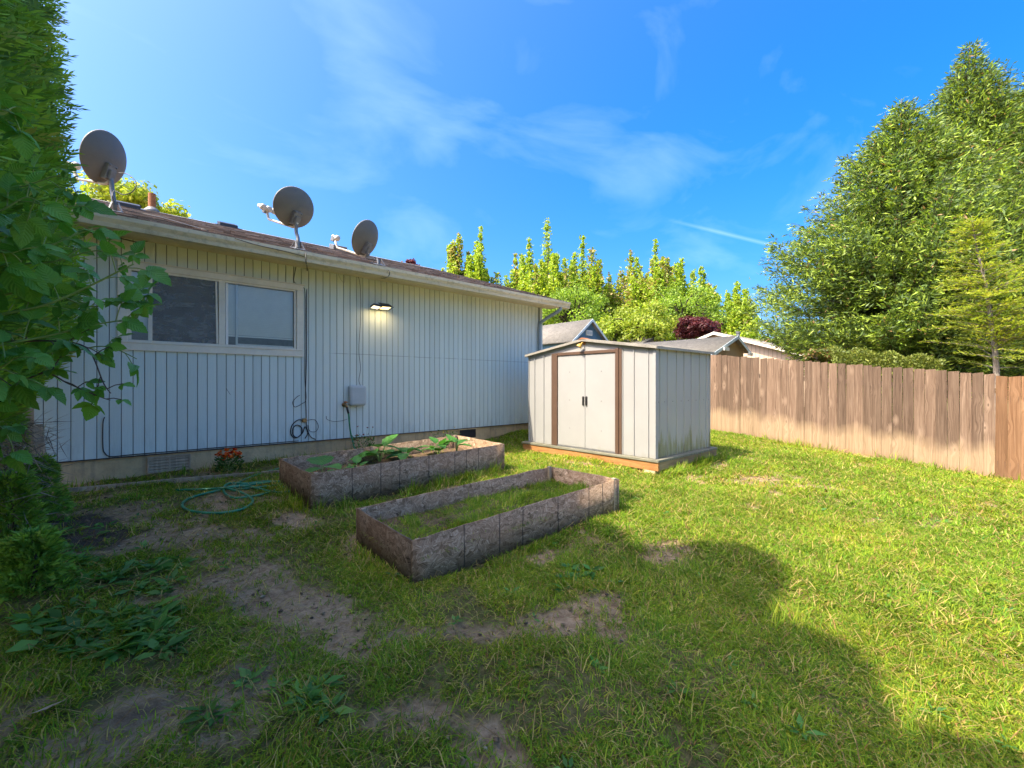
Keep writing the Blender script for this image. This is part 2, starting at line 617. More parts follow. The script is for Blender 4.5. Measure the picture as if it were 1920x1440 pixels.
# glass: clear sheet with a mirror share that follows Fresnel
t = NT('window_glass')
fr = t.n('Fresnel', {'IOR': 1.5}).outputs[0]
tr = t.n('BsdfTransparent', {'Color': (.96, .98, .97)})
gl = t.n('BsdfGlossy', {'Color': (.95, .97, 1.0), 'Roughness': 0.02})
mx = t.n('MixShader', {0: fr, 1: tr.outputs[0], 2: gl.outputs[0]})
t.t.links.new(mx.outputs[0], t.out.inputs['Surface'])
M['glass'] = t.m
t = NT('insect_screen')
f = t.tex(t.map(t.pos(), (5, 5, 9)), 1.2, 6, 0.7, 1.2)
d = t.n('BsdfPrincipled', {'Base Color': t.ramp(f, [(0.35, (.12, .125, .12)), (0.72, (.30, .31, .30))]), 'Roughness': 0.6})
tr = t.n('BsdfTransparent')
mx = t.n('MixShader', {0: 0.42, 1: d.outputs[0], 2: tr.outputs[0]})
t.t.links.new(mx.outputs[0], t.out.inputs['Surface'])
M['screen'] = t.m
M['blind'] = mat_plain('blind_slat', (.88, .87, .80), 0.5, 0, 0.04)
M['room'] = mat_plain('room_wall', (.30, .30, .31), 0.8)
t = NT('floodlight_glow')
e = t.n('Emission', {'Color': (1.0, .66, .26, 1), 'Strength': 0.9})
t.t.links.new(e.outputs[0], t.out.inputs['Surface'])
M['glow'] = t.m
t = NT('floodlight_glow_dim')
e = t.n('Emission', {'Color': (1.0, .80, .50, 1), 'Strength': 0.5})
t.t.links.new(e.outputs[0], t.out.inputs['Surface'])
M['glow_dim'] = t.m

# shed steel, off-white, with grime and moss that climbs from the deck
def shed_steel(name, moss):
    t = NT(name)
    P = t.pos()
    a, b = t.tex(P, 1.5, 5, 0.6), t.tex(P, 30, 5, 0.7)
    col = t.mix(t.rng(a, 0.3, 0.7), (.335, .32, .295), (.37, .355, .33))
    col = t.mix(t.math('MULTIPLY', t.rng(b, 0.62, 0.75), 0.35), col, (.45, .42, .35))
    z = t.sep(P)[2]
    st = t.tex(t.map(P, (9, 9, 0.7)), 1.0, 6, 0.72, 0.4)
    lim = t.rng(st, 0.35, 0.72, 0.02, 0.55 if moss else 0.10)
    hgt = t.math('SUBTRACT', z, 0.33)
    m = t.math('MULTIPLY', t.rng(t.math('SUBTRACT', hgt, lim), -0.12, 0.02, 1, 0), t.rng(b, 0.2, 0.5))
    gm = t.ramp(b, [(0.35, (.09, .10, .03)), (0.65, (.24, .22, .07))])
    col = t.mix(t.math('MULTIPLY', m, 0.85 if moss else 0.45), col, gm)
    if moss:
        sk = t.math('MULTIPLY', t.rng(t.tex(t.map(P, (14, 14, 0.35)), 1.0, 5, 0.6), 0.46, 0.66), 0.62)
        col = t.mix(sk, col, (.36, .37, .30))
    if moss:
        col = t.mix(1.0, col, (1.05, 1.05, 1.0), 'MULTIPLY')
    return t.done(col, 0.42, 0, t.bump(a, 0.16, 0.03), 0.45)


M['shed_front'] = shed_steel('shed_steel_front', False)
M['shed_side'] = shed_steel('shed_steel_side', True)
M['shed_brown'] = mat_plain('shed_brown_trim', (.115, .066, .042), 0.4, 0, 0.10, 6, 0.05)
M['shed_roof'] = mat_plain('shed_roof_steel', (.30, .27, .22), 0.5, 0.1, 0.25, 4)
# new lumber (rim joist) and weathered lumber
def lumber(name, dark, light, along):
    t = NT(name)
    g, f = wood_grain(t, t.pos(), along)
    col = t.ramp(g, [(0.3, dark), (0.7, light)])
    n2 = t.tex(t.pos(), 3.5, 5, 0.65)
    col = t.mix(t.math('MULTIPLY', t.rng(n2, 0.5, 0.7), 0.4), col, tuple(k * 0.55 for k in dark))
    return t.done(col, 0.8, 0, t.bump(f, 0.4, 0.004), 0.3)


M['joist'] = lumber('treated_joist', (.32, .13, .04), (.54, .26, .09), 'y')
M['joist_x'] = lumber('weathered_joist', (.20, .125, .06), (.40, .27, .14), 'x')
M['deck_edge'] = lumber('mossy_deck', (.13, .12, .075), (.27, .25, .18), 'y')
M['old_wood'] = lumber('old_grey_wood', (.27, .19, .12), (.54, .41, .28), 'z')

# fence boards: object-space grain, knots, a pale splash band at the foot
def fence_mat(name, c0, c1, c2, band):
    t = NT(name)
    oi = t.n('ObjectInfo').outputs['Random']
    O = t.coord('Object')
    off = t.n('CombineXYZ', {0: t.math('MULTIPLY', oi, 37.0), 1: t.math('MULTIPLY', oi, 19.0), 2: t.math('MULTIPLY', oi, 53.0)}).outputs[0]
    V = t.n('VectorMath', {0: O, 1: off}, operation='ADD').outputs[0]
    k = t.n('TexVoronoi', {'Vector': t.map(V, (3, 6.5, 2.6)), 'Scale': 1.0, 'Randomness': 1.0}, feature='F1')
    kd = k.outputs['Distance']
    wob = t.n('VectorMath', {0: V, 1: t.n('CombineXYZ', {0: 0.0, 1: t.math('MULTIPLY', t.rng(kd, 0.0, 0.42, 1, 0), 0.055), 2: 0.0}).outputs[0]}, operation='ADD').outputs[0]
    g = t.tex(t.map(wob, (30, 34, 0.9)), 1.0, 7, 0.66, 1.0)
    fine = t.tex(t.map(wob, (90, 150, 3.0)), 1.0, 4, 0.6)
    big = t.tex(t.map(V, (2, 5, 1.1)), 1.0, 5, 0.6)
    col = t.ramp(g, [(0.28, c0), (0.5, c1), (0.74, c2)])
    col = t.mix(t.math('MULTIPLY', t.rng(fine, 0.5, 0.72), 0.55), col, tuple(q * 0.55 for q in c0))
    col = t.mix(t.math('MULTIPLY', t.rng(big, 0.46, 0.68), 0.5), col, tuple(q * 0.72 for q in c1))
    tone = t.rng(oi, 0, 1, 0.68, 1.22)
    col = t.mix(1.0, col, t.n('CombineXYZ', {0: tone, 1: tone, 2: tone}).outputs[0], 'MULTIPLY')
    pick = t.rng(t.sep(k.outputs['Color'])[0], 0.50, 0.54)
    col = t.mix(t.math('MULTIPLY', t.math('MULTIPLY', t.rng(kd, 0.10, 0.34, 1, 0), pick), 0.45), col, tuple(min(1, q * 1.35) for q in c2))
    col = t.mix(t.math('MULTIPLY', t.math('MULTIPLY', t.rng(kd, 0.05, 0.11, 1, 0), pick), 0.9), col, (.075, .042, .026))
    so_ = t.sep(O)
    for nz_ in (.30, 1.44):
        for ny_ in (.028, .112):
            dd_ = t.math('ADD', t.math('ABSOLUTE', t.math('SUBTRACT', so_[2], t.math('ADD', nz_, t.math('MULTIPLY', oi, .02)))), t.math('ABSOLUTE', t.math('SUBTRACT', so_[1], ny_)))
            col = t.mix(t.math('MULTIPLY', t.rng(dd_, .004, .007, 1, 0), .85), col, (.05, .035, .028))
            col = t.mix(t.math('MULTIPLY', t.math('MULTIPLY', t.rng(t.math('ABSOLUTE', t.math('SUBTRACT', so_[1], ny_)), .003, .008, 1, 0), t.math('MULTIPLY', t.rng(t.math('SUBTRACT', nz_, so_[2]), .0, .01), t.rng(t.math('SUBTRACT', nz_, so_[2]), .03, .13, 1, 0))), .35), col, (.07, .05, .04))
    if band:
        z = t.sep(O)[2]
        e = t.math('ADD', z, t.rng(t.tex(t.map(t.pos(), (1, 2.2, 1)), 1.0, 4, 0.6), 0.3, 0.7, -0.16, 0.16))
        bm_ = t.math('MULTIPLY', t.rng(e, 0.34, 0.60, 1, 0), 0.72)
        col = t.mix(bm_, col, t.ramp(g, [(0.3, (.31, .20, .105)), (0.7, (.47, .335, .195))]))
        col = t.mix(t.math('MULTIPLY', t.rng(z, 0.0, 0.14, 1, 0), 0.45), col, (.27, .155, .075))
    return t.done(col, 0.85, 0, t.bump(t.math('ADD', g, fine), 0.5, 0.006), 0.2)


M['fence'] = fence_mat('weathered_cedar', (.080, .046, .028), (.190, .120, .076), (.31, .213, .142), True)
M['fence_orange'] = fence_mat('newer_cedar', (.16, .075, .033), (.25, .13, .062), (.36, .20, .105), False)

# oriented strand board, weathered: every flake has its own grain direction
def osb(name, tone):
    t = NT(name)
    U = t.coord('UV')
    n0 = t.n('TexNoise', {'Vector': U, 'Scale': 6.0, 'Detail': 3.0}).outputs['Color']
    U2 = t.mix(0.06, U, n0)

    def layer(scale, seed):
        v = t.n('TexVoronoi', {'Vector': t.map(U2, (scale, scale * 1.5, 1), (0, 0, seed), (seed * 3, seed, 0)), 'Scale': 1.0}, feature='F1')
        s = t.sep(v.outputs['Color'])
        ang = t.math('MULTIPLY', s[0], 3.1)
        rv = t.n('VectorRotate', {'Vector': U, 'Angle': ang}, rotation_type='Z_AXIS').outputs[0]
        gr = t.tex(t.map(rv, (8, 130, 1)), 1.0, 3, 0.55)
        return gr, s[1], v.outputs['Distance']
    g1, r1, d1 = layer(17, 0.3)
    g2, r2, d2 = layer(27, 1.1)
    m = t.rng(r2, 0.45, 0.5)
    g = t.math('ADD', t.math('MULTIPLY', t.math('SUBTRACT', 1.0, m), g1), t.math('MULTIPLY', m, g2))
    r = t.math('ADD', t.math('MULTIPLY', t.math('SUBTRACT', 1.0, m), r1), t.math('MULTIPLY', m, r2))
    k = t.math('ADD', t.math('MULTIPLY', r, 0.40), t.math('MULTIPLY', t.rng(g, 0.3, 0.7), 0.60))
    cs = [(.070, .046, .026), (.175, .118, .070), (.30, .208, .130), (.45, .34, .225)]
    col = t.ramp(k, [(p, tuple(q * tone for q in c)) for p, c in zip((0.12, 0.42, 0.68, 0.95), cs)])
    big = t.tex(U, 2.2, 5, 0.65)
    col = t.mix(t.math('MULTIPLY', t.rng(big, 0.42, 0.66), 0.5), col, (.21 * tone, .11 * tone, .055 * tone))
    # dark weathered stud lines, irregularly spaced, and wet rot along the foot
    s = t.sep(U)
    x = t.math('ADD', s[0], t.rng(t.tex(U, 5, 3), 0.3, 0.7, -0.004, 0.004))
    lines = None
    for c0 in (0.40, 0.71, 0.93, 1.30, 1.66, 1.83, 2.02):
        q = t.rng(t.math('ABSOLUTE', t.math('SUBTRACT', x, c0)), 0.003, 0.008, 1, 0)
        lines = q if lines is None else t.math('MAXIMUM', lines, q)
    col = t.mix(t.math('MULTIPLY', lines, t.rng(t.tex(t.map(U, (40, 6, 1)), 1.0, 3), 0.25, 0.6, 0.35, 0.9)), col, (.035, .028, .024))
    col = t.mix(t.math('MULTIPLY', t.rng(t.math('ADD', s[1], t.math('MULTIPLY', big, 0.12)), 0.06, 0.15, 1, 0), 0.55), col, (.075, .055, .038))
    return t.done(col, 0.9, 0, t.bump(t.math('ADD', g, r), 0.55, 0.006), 0.2)


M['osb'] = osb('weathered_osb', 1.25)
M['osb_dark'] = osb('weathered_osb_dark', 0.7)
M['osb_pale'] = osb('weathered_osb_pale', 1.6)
M['potting'] = mat_plain('dark_bed_soil', (.115, .068, .034), 0.95, 0, 0.5, 14, 0.8)

# ------------------------------------------------------------------ bare-earth map (used by the ground sheet and the grass)
def trail(pts, r):
    return np.array([on_ground(*p)[:2] for p in pts]), r


TRAILS = [
    trail([(430, 935), (375, 975), (352, 1020), (430, 1078), (520, 1135), (610, 1172), (660, 1200)], .27),
    trail([(640, 1205), (760, 1192), (900, 1188), (1010, 1172), (1165, 1122)], .16),
    trail([(1000, 1052), (1120, 1008)], .10),
    trail([(420, 955), (500, 935)], .25),
    trail([(120, 985), (240, 960)], .28),
    trail([(120, 914), (420, 893)], .14),
    trail([(1385, 905), (1470, 890), (1530, 912)], .30),
    trail([(1390, 945), (1460, 925)], .16),
    trail([(1040, 905), (1080, 892)], .18),
    trail([(1720, 985), (1860, 945)], .10),
    trail([(1600, 985), (1640, 970)], .12),
    trail([(1230, 1045), (1330, 985)], .14),
    trail([(560, 980), (540, 960)], .18),
    trail([(1090, 868), (1030, 862)], .15),
    trail([(1345, 820), (1500, 838), (1900, 905)], .07),
]
MULCH = [trail([(240, 1345), (390, 1285), (480, 1262)], .17), trail([(430, 1350), (380, 1320)], .15), trail([(60, 985), (170, 1010)], .22)]


def seg_dist(x, y, pts):
    best = np.full_like(x, 1e9)
    for a, b in zip(pts[:-1], pts[1:]):
        d = b - a
        tt = np.clip(((x - a[0]) * d[0] + (y - a[1]) * d[1]) / (d @ d + 1e-9), 0, 1)
        best = np.minimum(best, np.hypot(x - a[0] - tt * d[0], y - a[1] - tt * d[1]))
    return best


def soil_map(x, y):
    x, y = np.asarray(x, float), np.asarray(y, float)
    n = fbm(x, y, 0.55, 1.0) - 0.5
    m = np.zeros_like(x)
    for pts, r in TRAILS:
        m = np.maximum(m, np.clip(1.15 - (seg_dist(x, y, pts) + n * 0.42) / r * 0.8, 0, 1))
    # thin, scuffed lawn: small bare spots, more of them on the house side
    worn = fbm(x, y, 0.62, 5.0)
    thr = 0.555 + 0.115 * np.clip((x - 2.0) / 2.5, 0, 1)
    m = np.maximum(m, np.clip((worn - thr) * 9, 0, 0.9))
    mu = np.zeros_like(x)
    for pts, r in MULCH:
        mu = np.maximum(mu, np.clip(1.2 - (seg_dist(x, y, pts) + n * 0.4) / r * 0.8, 0, 1))
    return np.clip(m, 0, 1), mu


# ------------------------------------------------------------------ ground sheet
xs = np.concatenate([[-900, -300, -100, -40, -20, -10, -6], np.arange(-4, 13.01, 0.06), [15, 18, 24, 40, 100, 300, 900]])
ys = np.concatenate([[-900, -300, -100, -40, -20, -10, -6], np.arange(-3.0, 8.01, 0.06), [10, 14, 20, 40, 100, 300, 900]])
X, Y = np.meshgrid(xs, ys, indexing='ij')
soilm, mulm = soil_map(X, Y)
yard = ((X > -4) & (X < 12.9) & (Y > -3) & (Y < 8)).astype(float)
Z = ground_z(X, Y) + yard * ((fbm(X, Y, 0.35, 2.0) - 0.5) * 0.035 + (vnoise(X, Y, 0.11, 8.0) - 0.5) * 0.016 * (0.3 + soilm + mulm) - 0.014 * soilm)
nx, ny = len(xs), len(ys)
I = np.arange(nx * ny).reshape(nx, ny)
quads = np.stack([I[:-1, :-1], I[1:, :-1], I[1:, 1:], I[:-1, 1:]], -1).reshape(-1, 4)
me = array_mesh('ground', np.stack([X, Y, Z], -1).reshape(-1, 3), [quads], M['ground'], smooth=True)
at = me.attributes.new('soil', 'FLOAT', 'POINT')
at.data.foreach_set('value', (soilm + np.where(mulm > 0.1, 0.6 + mulm, 0) * (mulm > 0.1)).clip(0, 2).astype(np.float32).ravel())
ground = link('ground', me)
ground['kind'] = 'structure'

# ------------------------------------------------------------------ the house
D = 6.70
HX0, HX1 = -3.2, 6.95
ZF, ZE = 0.58, 3.02                 # foundation top, soffit
house = thing('house', 'long single-storey house with pale blue-grey grooved siding, brown shingle roof and cream gutter', 'house', (1.5, D, 0.3))
wx0, wx1, wz0, wz1 = 0.105, 1.915, 1.885, 2.745       # rough window opening
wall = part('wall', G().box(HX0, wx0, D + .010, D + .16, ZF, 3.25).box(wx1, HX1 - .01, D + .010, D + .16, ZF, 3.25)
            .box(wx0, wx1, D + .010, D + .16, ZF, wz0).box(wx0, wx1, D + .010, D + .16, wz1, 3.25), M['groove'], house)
# each siding board between two grooves
PITCH, GRV = 0.1016, 0.0072


def plank_mesh(w, h):
    b = G()
    e = 0.004
    y0 = 0.0
    poly = [(0, .014, 0), (0, e, 0), (e, y0, 0), (w - e, y0, 0), (w, e, 0), (w, .014, 0)]
    b.prism(poly[::-1], (0, 0, h))
    me = bpy.data.meshes.new('plank')
    me.from_pydata(b.v, [], b.f)
    me.materials.append(M['siding'])
    return me


WZ0, WZ1 = 1.79, 2.815              # casing outside, vertical
full, low, top_ = plank_mesh(PITCH - GRV, 3.10 - ZF + .012), plank_mesh(PITCH - GRV, WZ0 + .02 - ZF + .012), plank_mesh(PITCH - GRV, 3.10 - WZ1 + .02)
k0 = -27
for k in range(k0, 74):
    xl = -0.459 + k * PITCH + GRV / 2
    if xl < HX0 or xl + PITCH > HX1 - 0.06:
        continue
    inside = xl > 0.02 and xl + PITCH - GRV < 2.0
    for me_, z0 in (((low, ZF - .012), (top_, WZ1 - .02)) if inside else ((full, ZF - .012),)):
        link('plank', me_, wall, (xl - 1.5, 0.0, z0 - 0.3))
part('corner_board', G().box(HX1 - .055, HX1 + .018, D - .016, D + .10, ZF - .02, 3.10), M['siding'], house, bev=.003)
part('end_wall', G().box(HX1 - .14, HX1, D + .165, 15.9, ZF, 3.05).prism([(HX1 - .14, D + .165, 3.05), (HX1 - .14, 15.9, 3.05), (HX1 - .14, 11.3, 4.66)], (.13, 0, 0)), M['siding'], house)
fnd = part('foundation', G().box(HX0, HX1 - .03, D + .02, D + .25, -.35, ZF - .003).box(HX1 - .25, HX1 - .03, D + .25, 15.8, -.35, ZF - .003), M['concrete'], house)
part('sill_flashing', G().box(HX0, HX1 + .01, D - .006, D + .02, ZF - .022, ZF - .010), M['dark_metal'], house)
# crawl-space vents
def vent(x0, x1, z0, z1, dark, halves):
    fr = G()
    y0, y1 = D - .004, D + .03
    fr.box(x0, x1, y0, y1, z0, z0 + .018).box(x0, x1, y0, y1, z1 - .018, z1)
    fr.box(x0, x0 + .016, y0, y1, z0 + .018, z1 - .018).box(x1 - .016, x1, y0, y1, z0 + .018, z1 - .018)
    if halves:
        xm = (x0 + x1) / 2
        fr.box(xm - .008, xm + .008, y0, y1, z0 + .018, z1 - .018)
    v = part('foundation_vent', fr, M['old_wood'] if not dark else M['concrete'], house)
    part('vent_panel', G().box(x0 + .016, x1 - .016, D + .008, D + .012, z0 + .018, z1 - .018), M['dark_metal'] if dark else M['old_wood'], v)
    for i in range(4 if not dark else 6):
        zz = z0 + .03 + i * (z1 - z0 - .05) / (4 if not dark else 6)
        part('louvre', G().obox(((x0 + x1) / 2, D + .006, zz + .01), ((x1 - x0) / 2 - .018, 0, 0), (0, .006, -.006), (0, .002, .002)), M['dark_metal'] if dark else M['old_wood'], v)
    return v


vent(0.28, 0.69, .345, .535, False, True)
a_ = on_plane(860, 810, 1, D)
b_ = on_plane(892, 830, 1, D)
vent(a_[0], b_[0] + .02, .36, .555, True, False)

# window
win = part('window', G().box(wx0, wx1, D - .006, D + .05, wz1 - .03, wz1).box(wx0, wx1, D - .006, D + .05, wz0, wz0 + .028)
           .box(wx0, wx0 + .032, D - .006, D + .05, wz0 + .028, wz1 - .03).box(wx1 - .032, wx1, D - .006, D + .05, wz0 + .028, wz1 - .03)
           .box(.982, 1.052, D - .010, D + .05, wz0 + .028, wz1 - .03), M['trim'], house, bev=.003)
part('casing', G().box(.016, .105, D - .022, D - .0015, WZ0 + .10, WZ1 - .075), M['trim'], win, bev=.003)
part('casing', G().box(1.915, 2.005, D - .022, D - .0015, WZ0 + .10, WZ1 - .075), M['trim'], win, bev=.003)
part('casing', G().box(.016, 2.005, D - .024, D - .0015, WZ0, WZ0 + .0995), M['trim'], win, bev=.003)
part('casing', G().box(.016, 2.005, D - .024, D - .0015, WZ1 - .0745, WZ1), M['trim'], win, bev=.003)
part('drip_cap', G().box(0.0, 2.02, D - .034, D - .002, WZ1 + .001, WZ1 + .014), M['trim'], win)
part('sill', G().box(.03, 1.99, D - .034, D - .0245, WZ0 + .085, WZ0 + .104), M['trim'], win, bev=.002)
# sliding sash in the east half, insect screen pushed out of true in the west half
part('sash', G().box(1.06, 1.09, D + .010, D + .035, wz0 + .03, wz1 - .032).box(1.175, 1.20, D + .022, D + .045, wz0 + .03, wz1 - .032)
     .box(1.20, 1.88, D + .022, D + .045, wz0 + .03, wz0 + .05), M['white_trim'], win, bev=.002)
part('screen_frame', G().box(.285, .325, D - .002, D + .008, wz0 + .03, wz1 - .032), M['trim'], win)
part('screen_frame', G().obox((.962, D - .004, (wz0 + wz1) / 2), (.010, 0, 0), (0, .005, 0), (-.006, 0, (wz1 - wz0) / 2 - .035)), M['trim'], win)
part('insect_screen', G().box(.325, .955, D + .002, D + .004, wz0 + .03, wz1 - .032), M['screen'], win)
part('pane', G().box(.137, .982, D + .030, D + .034, wz0 + .028, wz1 - .03), M['glass'], win)
part('pane', G().box(1.052, 1.883, D + .0175, D + .0205, wz0 + .028, wz1 - .03), M['glass'], win)
sl = G()
for i in range(27):
    zz = wz1 - .045 - i * 0.0245
    for xa, xb in ((.12, .975), (1.06, 1.90)):
        sl.obox(((xa + xb) / 2, D + .060, zz), ((xb - xa) / 2, 0, 0), (0, .0060, -.0128), (0, .0006, .0003))
part('blind', sl, M['blind'], win, kind='stuff')
part('blind_rail', G().box(.12, .975, D + .052, D + .070, wz1 - .045 - 27 * .0245 - .012, wz1 - .045 - 27 * .0245 + .006).box(1.06, 1.90, D + .052, D + .070, wz1 - .045 - 27 * .0245 - .012, wz1 - .045 - 27 * .0245 + .006), M['blind'], win)
rm = G()
x0, x1, y0, y1, z0, z1 = -.3, 2.3, D + .161, D + 2.2, .9, 3.0
rm.add([(x0, y0, z0), (x1, y0, z0), (x1, y1, z0), (x0, y1, z0), (x0, y0, z1), (x1, y0, z1), (x1, y1, z1), (x0, y1, z1)], [(0, 1, 2, 3), (7, 6, 5, 4), (1, 5, 6, 2), (2, 6, 7, 3), (3, 7, 4, 0)])
part('room', rm, M['room'], house)

# roof: front slope laid in jagged shingle courses
RX0, RX1 = -3.6, 7.24
EY, EZ, RY, RZ = 6.17, 3.155, 11.3, 4.84
sl_ = (RZ - EZ) / (RY - EY)
rd = Vector((0, RY - EY, RZ - EZ))
RL = rd.length
rd.normalize()
rn = Vector((0, -rd.z, rd.y))
roof = part('roof', G().prism([(RX0, EY + .02, EZ - .016), (RX0, RY, RZ - .016), (RX0, 16.3, RZ - .016 - (16.3 - RY) * sl_), (RX0, 16.3, RZ - .05 - (16.3 - RY) * sl_), (RX0, RY, RZ - .06), (RX0, EY + .02, EZ - .05)], (RX1 - RX0, 0, 0)),
            M['soffit'], house)
vs_, fs_, cs_ = [], [], []
EXPO = 0.135
nc = int(RL / EXPO)
pal = np.array([(.22, .135, .085), (.31, .20, .13), (.38, .255, .165), (.40, .30, .22), (.17, .115, .08), (.29, .215, .155)])
for ci in range(nc + 1):
    s0 = ci * EXPO
    x = RX0 - random.random() * .2
    while x < RX1:
        w = random.choice((.13, .17, .22, .28))
        xa, xb = max(x, RX0), min(x + w - .006, RX1)
        x += w
        if xb - xa < .02:
            continue
        j = random.uniform(-.018, .018)
        lift = random.uniform(.008, .020)
        sb, st = max(0.0, s0 + j), min(s0 + EXPO * 1.25, RL)
        n = len(vs_)
        pb = Vector((0, EY, EZ)) + rd * sb
        pt = Vector((0, EY, EZ)) + rd * st
        for xx in (xa, xb):
            vs_ += [(xx, *(pb - rn * .004)[1:]), (xx, *(pb + rn * lift)[1:]), (xx, *(pt + rn * .002)[1:])]
        fs_ += [(n, n + 3, n + 4, n + 1), (n + 1, n + 4, n + 5, n + 2)]
        c_ = pal[rng.integers(len(pal))] * rng.uniform(.8, 1.25)
        cs_ += [c_] * 6
vs_ = np.array(vs_) - np.array(ORG['house'])
me = array_mesh('shingles', vs_, [np.array(fs_)], M['shingle'], col=np.array(cs_))
so = link('shingles', me, roof)
so['kind'] = 'stuff'
part('ridge_cap', G().prism([(RX0, RY - .14, RZ - .028), (RX0, RY, RZ + .022), (RX0, RY + .14, RZ - .028), (RX0, RY, RZ + .010)], (RX1 - RX0, 0, 0)), M['shed_roof'], roof)
part('rake_board', G().prism([(RX1 - .025, EY + .03, EZ - .155), (RX1 - .025, EY + .03, EZ - .055), (RX1 - .025, RY, RZ - .065), (RX1 - .025, RY, RZ - .20)], (.024, 0, 0)), M['trim'], house)
part('soffit', G().box(HX0, RX1 - .03, EY + .10, D + .015, ZE + .055, ZE + .070), M['soffit'], house)
part('fascia', G().box(RX0, RX1 - .03, EY + .055, EY + .098, ZE - .002, ZE + .105), M['gutter'], house)
# K-style gutter
gp = [(0, .052, .005), (0, .052, .128), (0, .046, .128), (0, .046, .012), (0, -.040, .012), (0, -.044, .05), (0, -.064, .095), (0, -.064, .134), (0, -.052, .134), (0, -.052, .128), (0, -.070, .128), (0, -.070, .092), (0, -.050, .046), (0, -.046, .004), (0, .052, .004)]
gut = G()
prof = [(.050, .128), (.050, .004), (-.046, .004), (-.052, .048), (-.072, .092), (-.072, .134), (-.058, .134), (-.064, .120), (-.064, .096), (-.044, .052), (-.038, .014), (.044, .014), (.044, .128)]
seams = [RX0 + .02, .55, 2.62, 4.7, RX1 - .015]
gutter = None
for a, b in zip(seams[:-1], seams[1:]):
    gg = G().prism([(a, EY + p0 + .003, ZE - .005 + p1) for p0, p1 in prof], (b - a - .0015, 0, 0))
    o_ = part('gutter', gg, M['gutter'], house)
gut_end = part('gutter_end_cap', G().prism([(RX1 - .014, EY + q0 + .003, ZE - .005 + q1) for q0, q1 in ((.050, .128), (.050, .004), (-.046, .004), (-.052, .048), (-.072, .092), (-.072, .134))], (.006, 0, 0)), M['gutter'], house)
part('downspout', G().tube(spline([(6.98, EY, ZE + .012), (6.975, EY + .01, ZE - .05), (6.93, EY + .16, ZE - .13), (6.86, D - .12, ZE - .26), (6.845, D - .055, ZE - .36), (6.845, D - .05, 2.3), (6.845, D - .05, 1.2), (6.845, D - .05, .55)], 5), .036, 10), M['downspout'], house, smooth=True)


def on_roof(px, py):
    d = FW + (px - 960) / FPX * RT + np.array([0, 0, (720 - py) / FPX])
    # z = EZ + (y-EY)*sl_
    tt = (EZ - EY * sl_ - CAMZ) / (d[2] - d[1] * sl_)
    return d * tt + np.array([0, 0, CAMZ])


def roof_z(y):
    return EZ + (y - EY) * sl_


for px, py in ((240, 388), (427, 424)):
    q = on_roof(px, py + 2)
    w_ = .17
    rv_ = part('roof_vent', G().prism([(q[0] - w_, q[1] - .14, roof_z(q[1] - .14) + .008), (q[0] - w_, q[1] - .14, roof_z(q[1] - .14) + .085), (q[0] - w_, q[1] + .18, roof_z(q[1] + .18) + .095), (q[0] - w_, q[1] + .18, roof_z(q[1] + .18) + .008)], (2 * w_, 0, 0)), M['dark_metal'], house, bev=.01)
    part('vent_flange', G().prism([(q[0] - .24, q[1] - .22, roof_z(q[1] - .22) + .021), (q[0] - .24, q[1] + .26, roof_z(q[1] + .26) + .021), (q[0] - .24, q[1] + .26, roof_z(q[1] + .26) + .025), (q[0] - .24, q[1] - .22, roof_z(q[1] - .22) + .025)], (.48, 0, 0)), M['dark_metal'], rv_)
q = on_roof(285, 397)
pv = part('vent_pipe', G().lathe([(.062, -.1), (.062, .36), (.052, .36), (.052, .2)], (q[0], q[1], roof_z(q[1])), (0, 0, 1), 16), M['rust'], house, smooth=False)
part('pipe_flashing', G().lathe([(.14, -.03), (.13, .02), (.066, .085), (.064, .085)], (q[0], q[1], roof_z(q[1])), (0, 0, 1), 16), M['galv'], pv, smooth=True)
q = on_roof(634, 470)
rv_ = part('roof_vent', G().obox((q[0], q[1], roof_z(q[1]) + .06), (.16, 0, 0), (0, .14, .14 * sl_), (0, -.02, .06)), M['galv'], house, bev=.01)

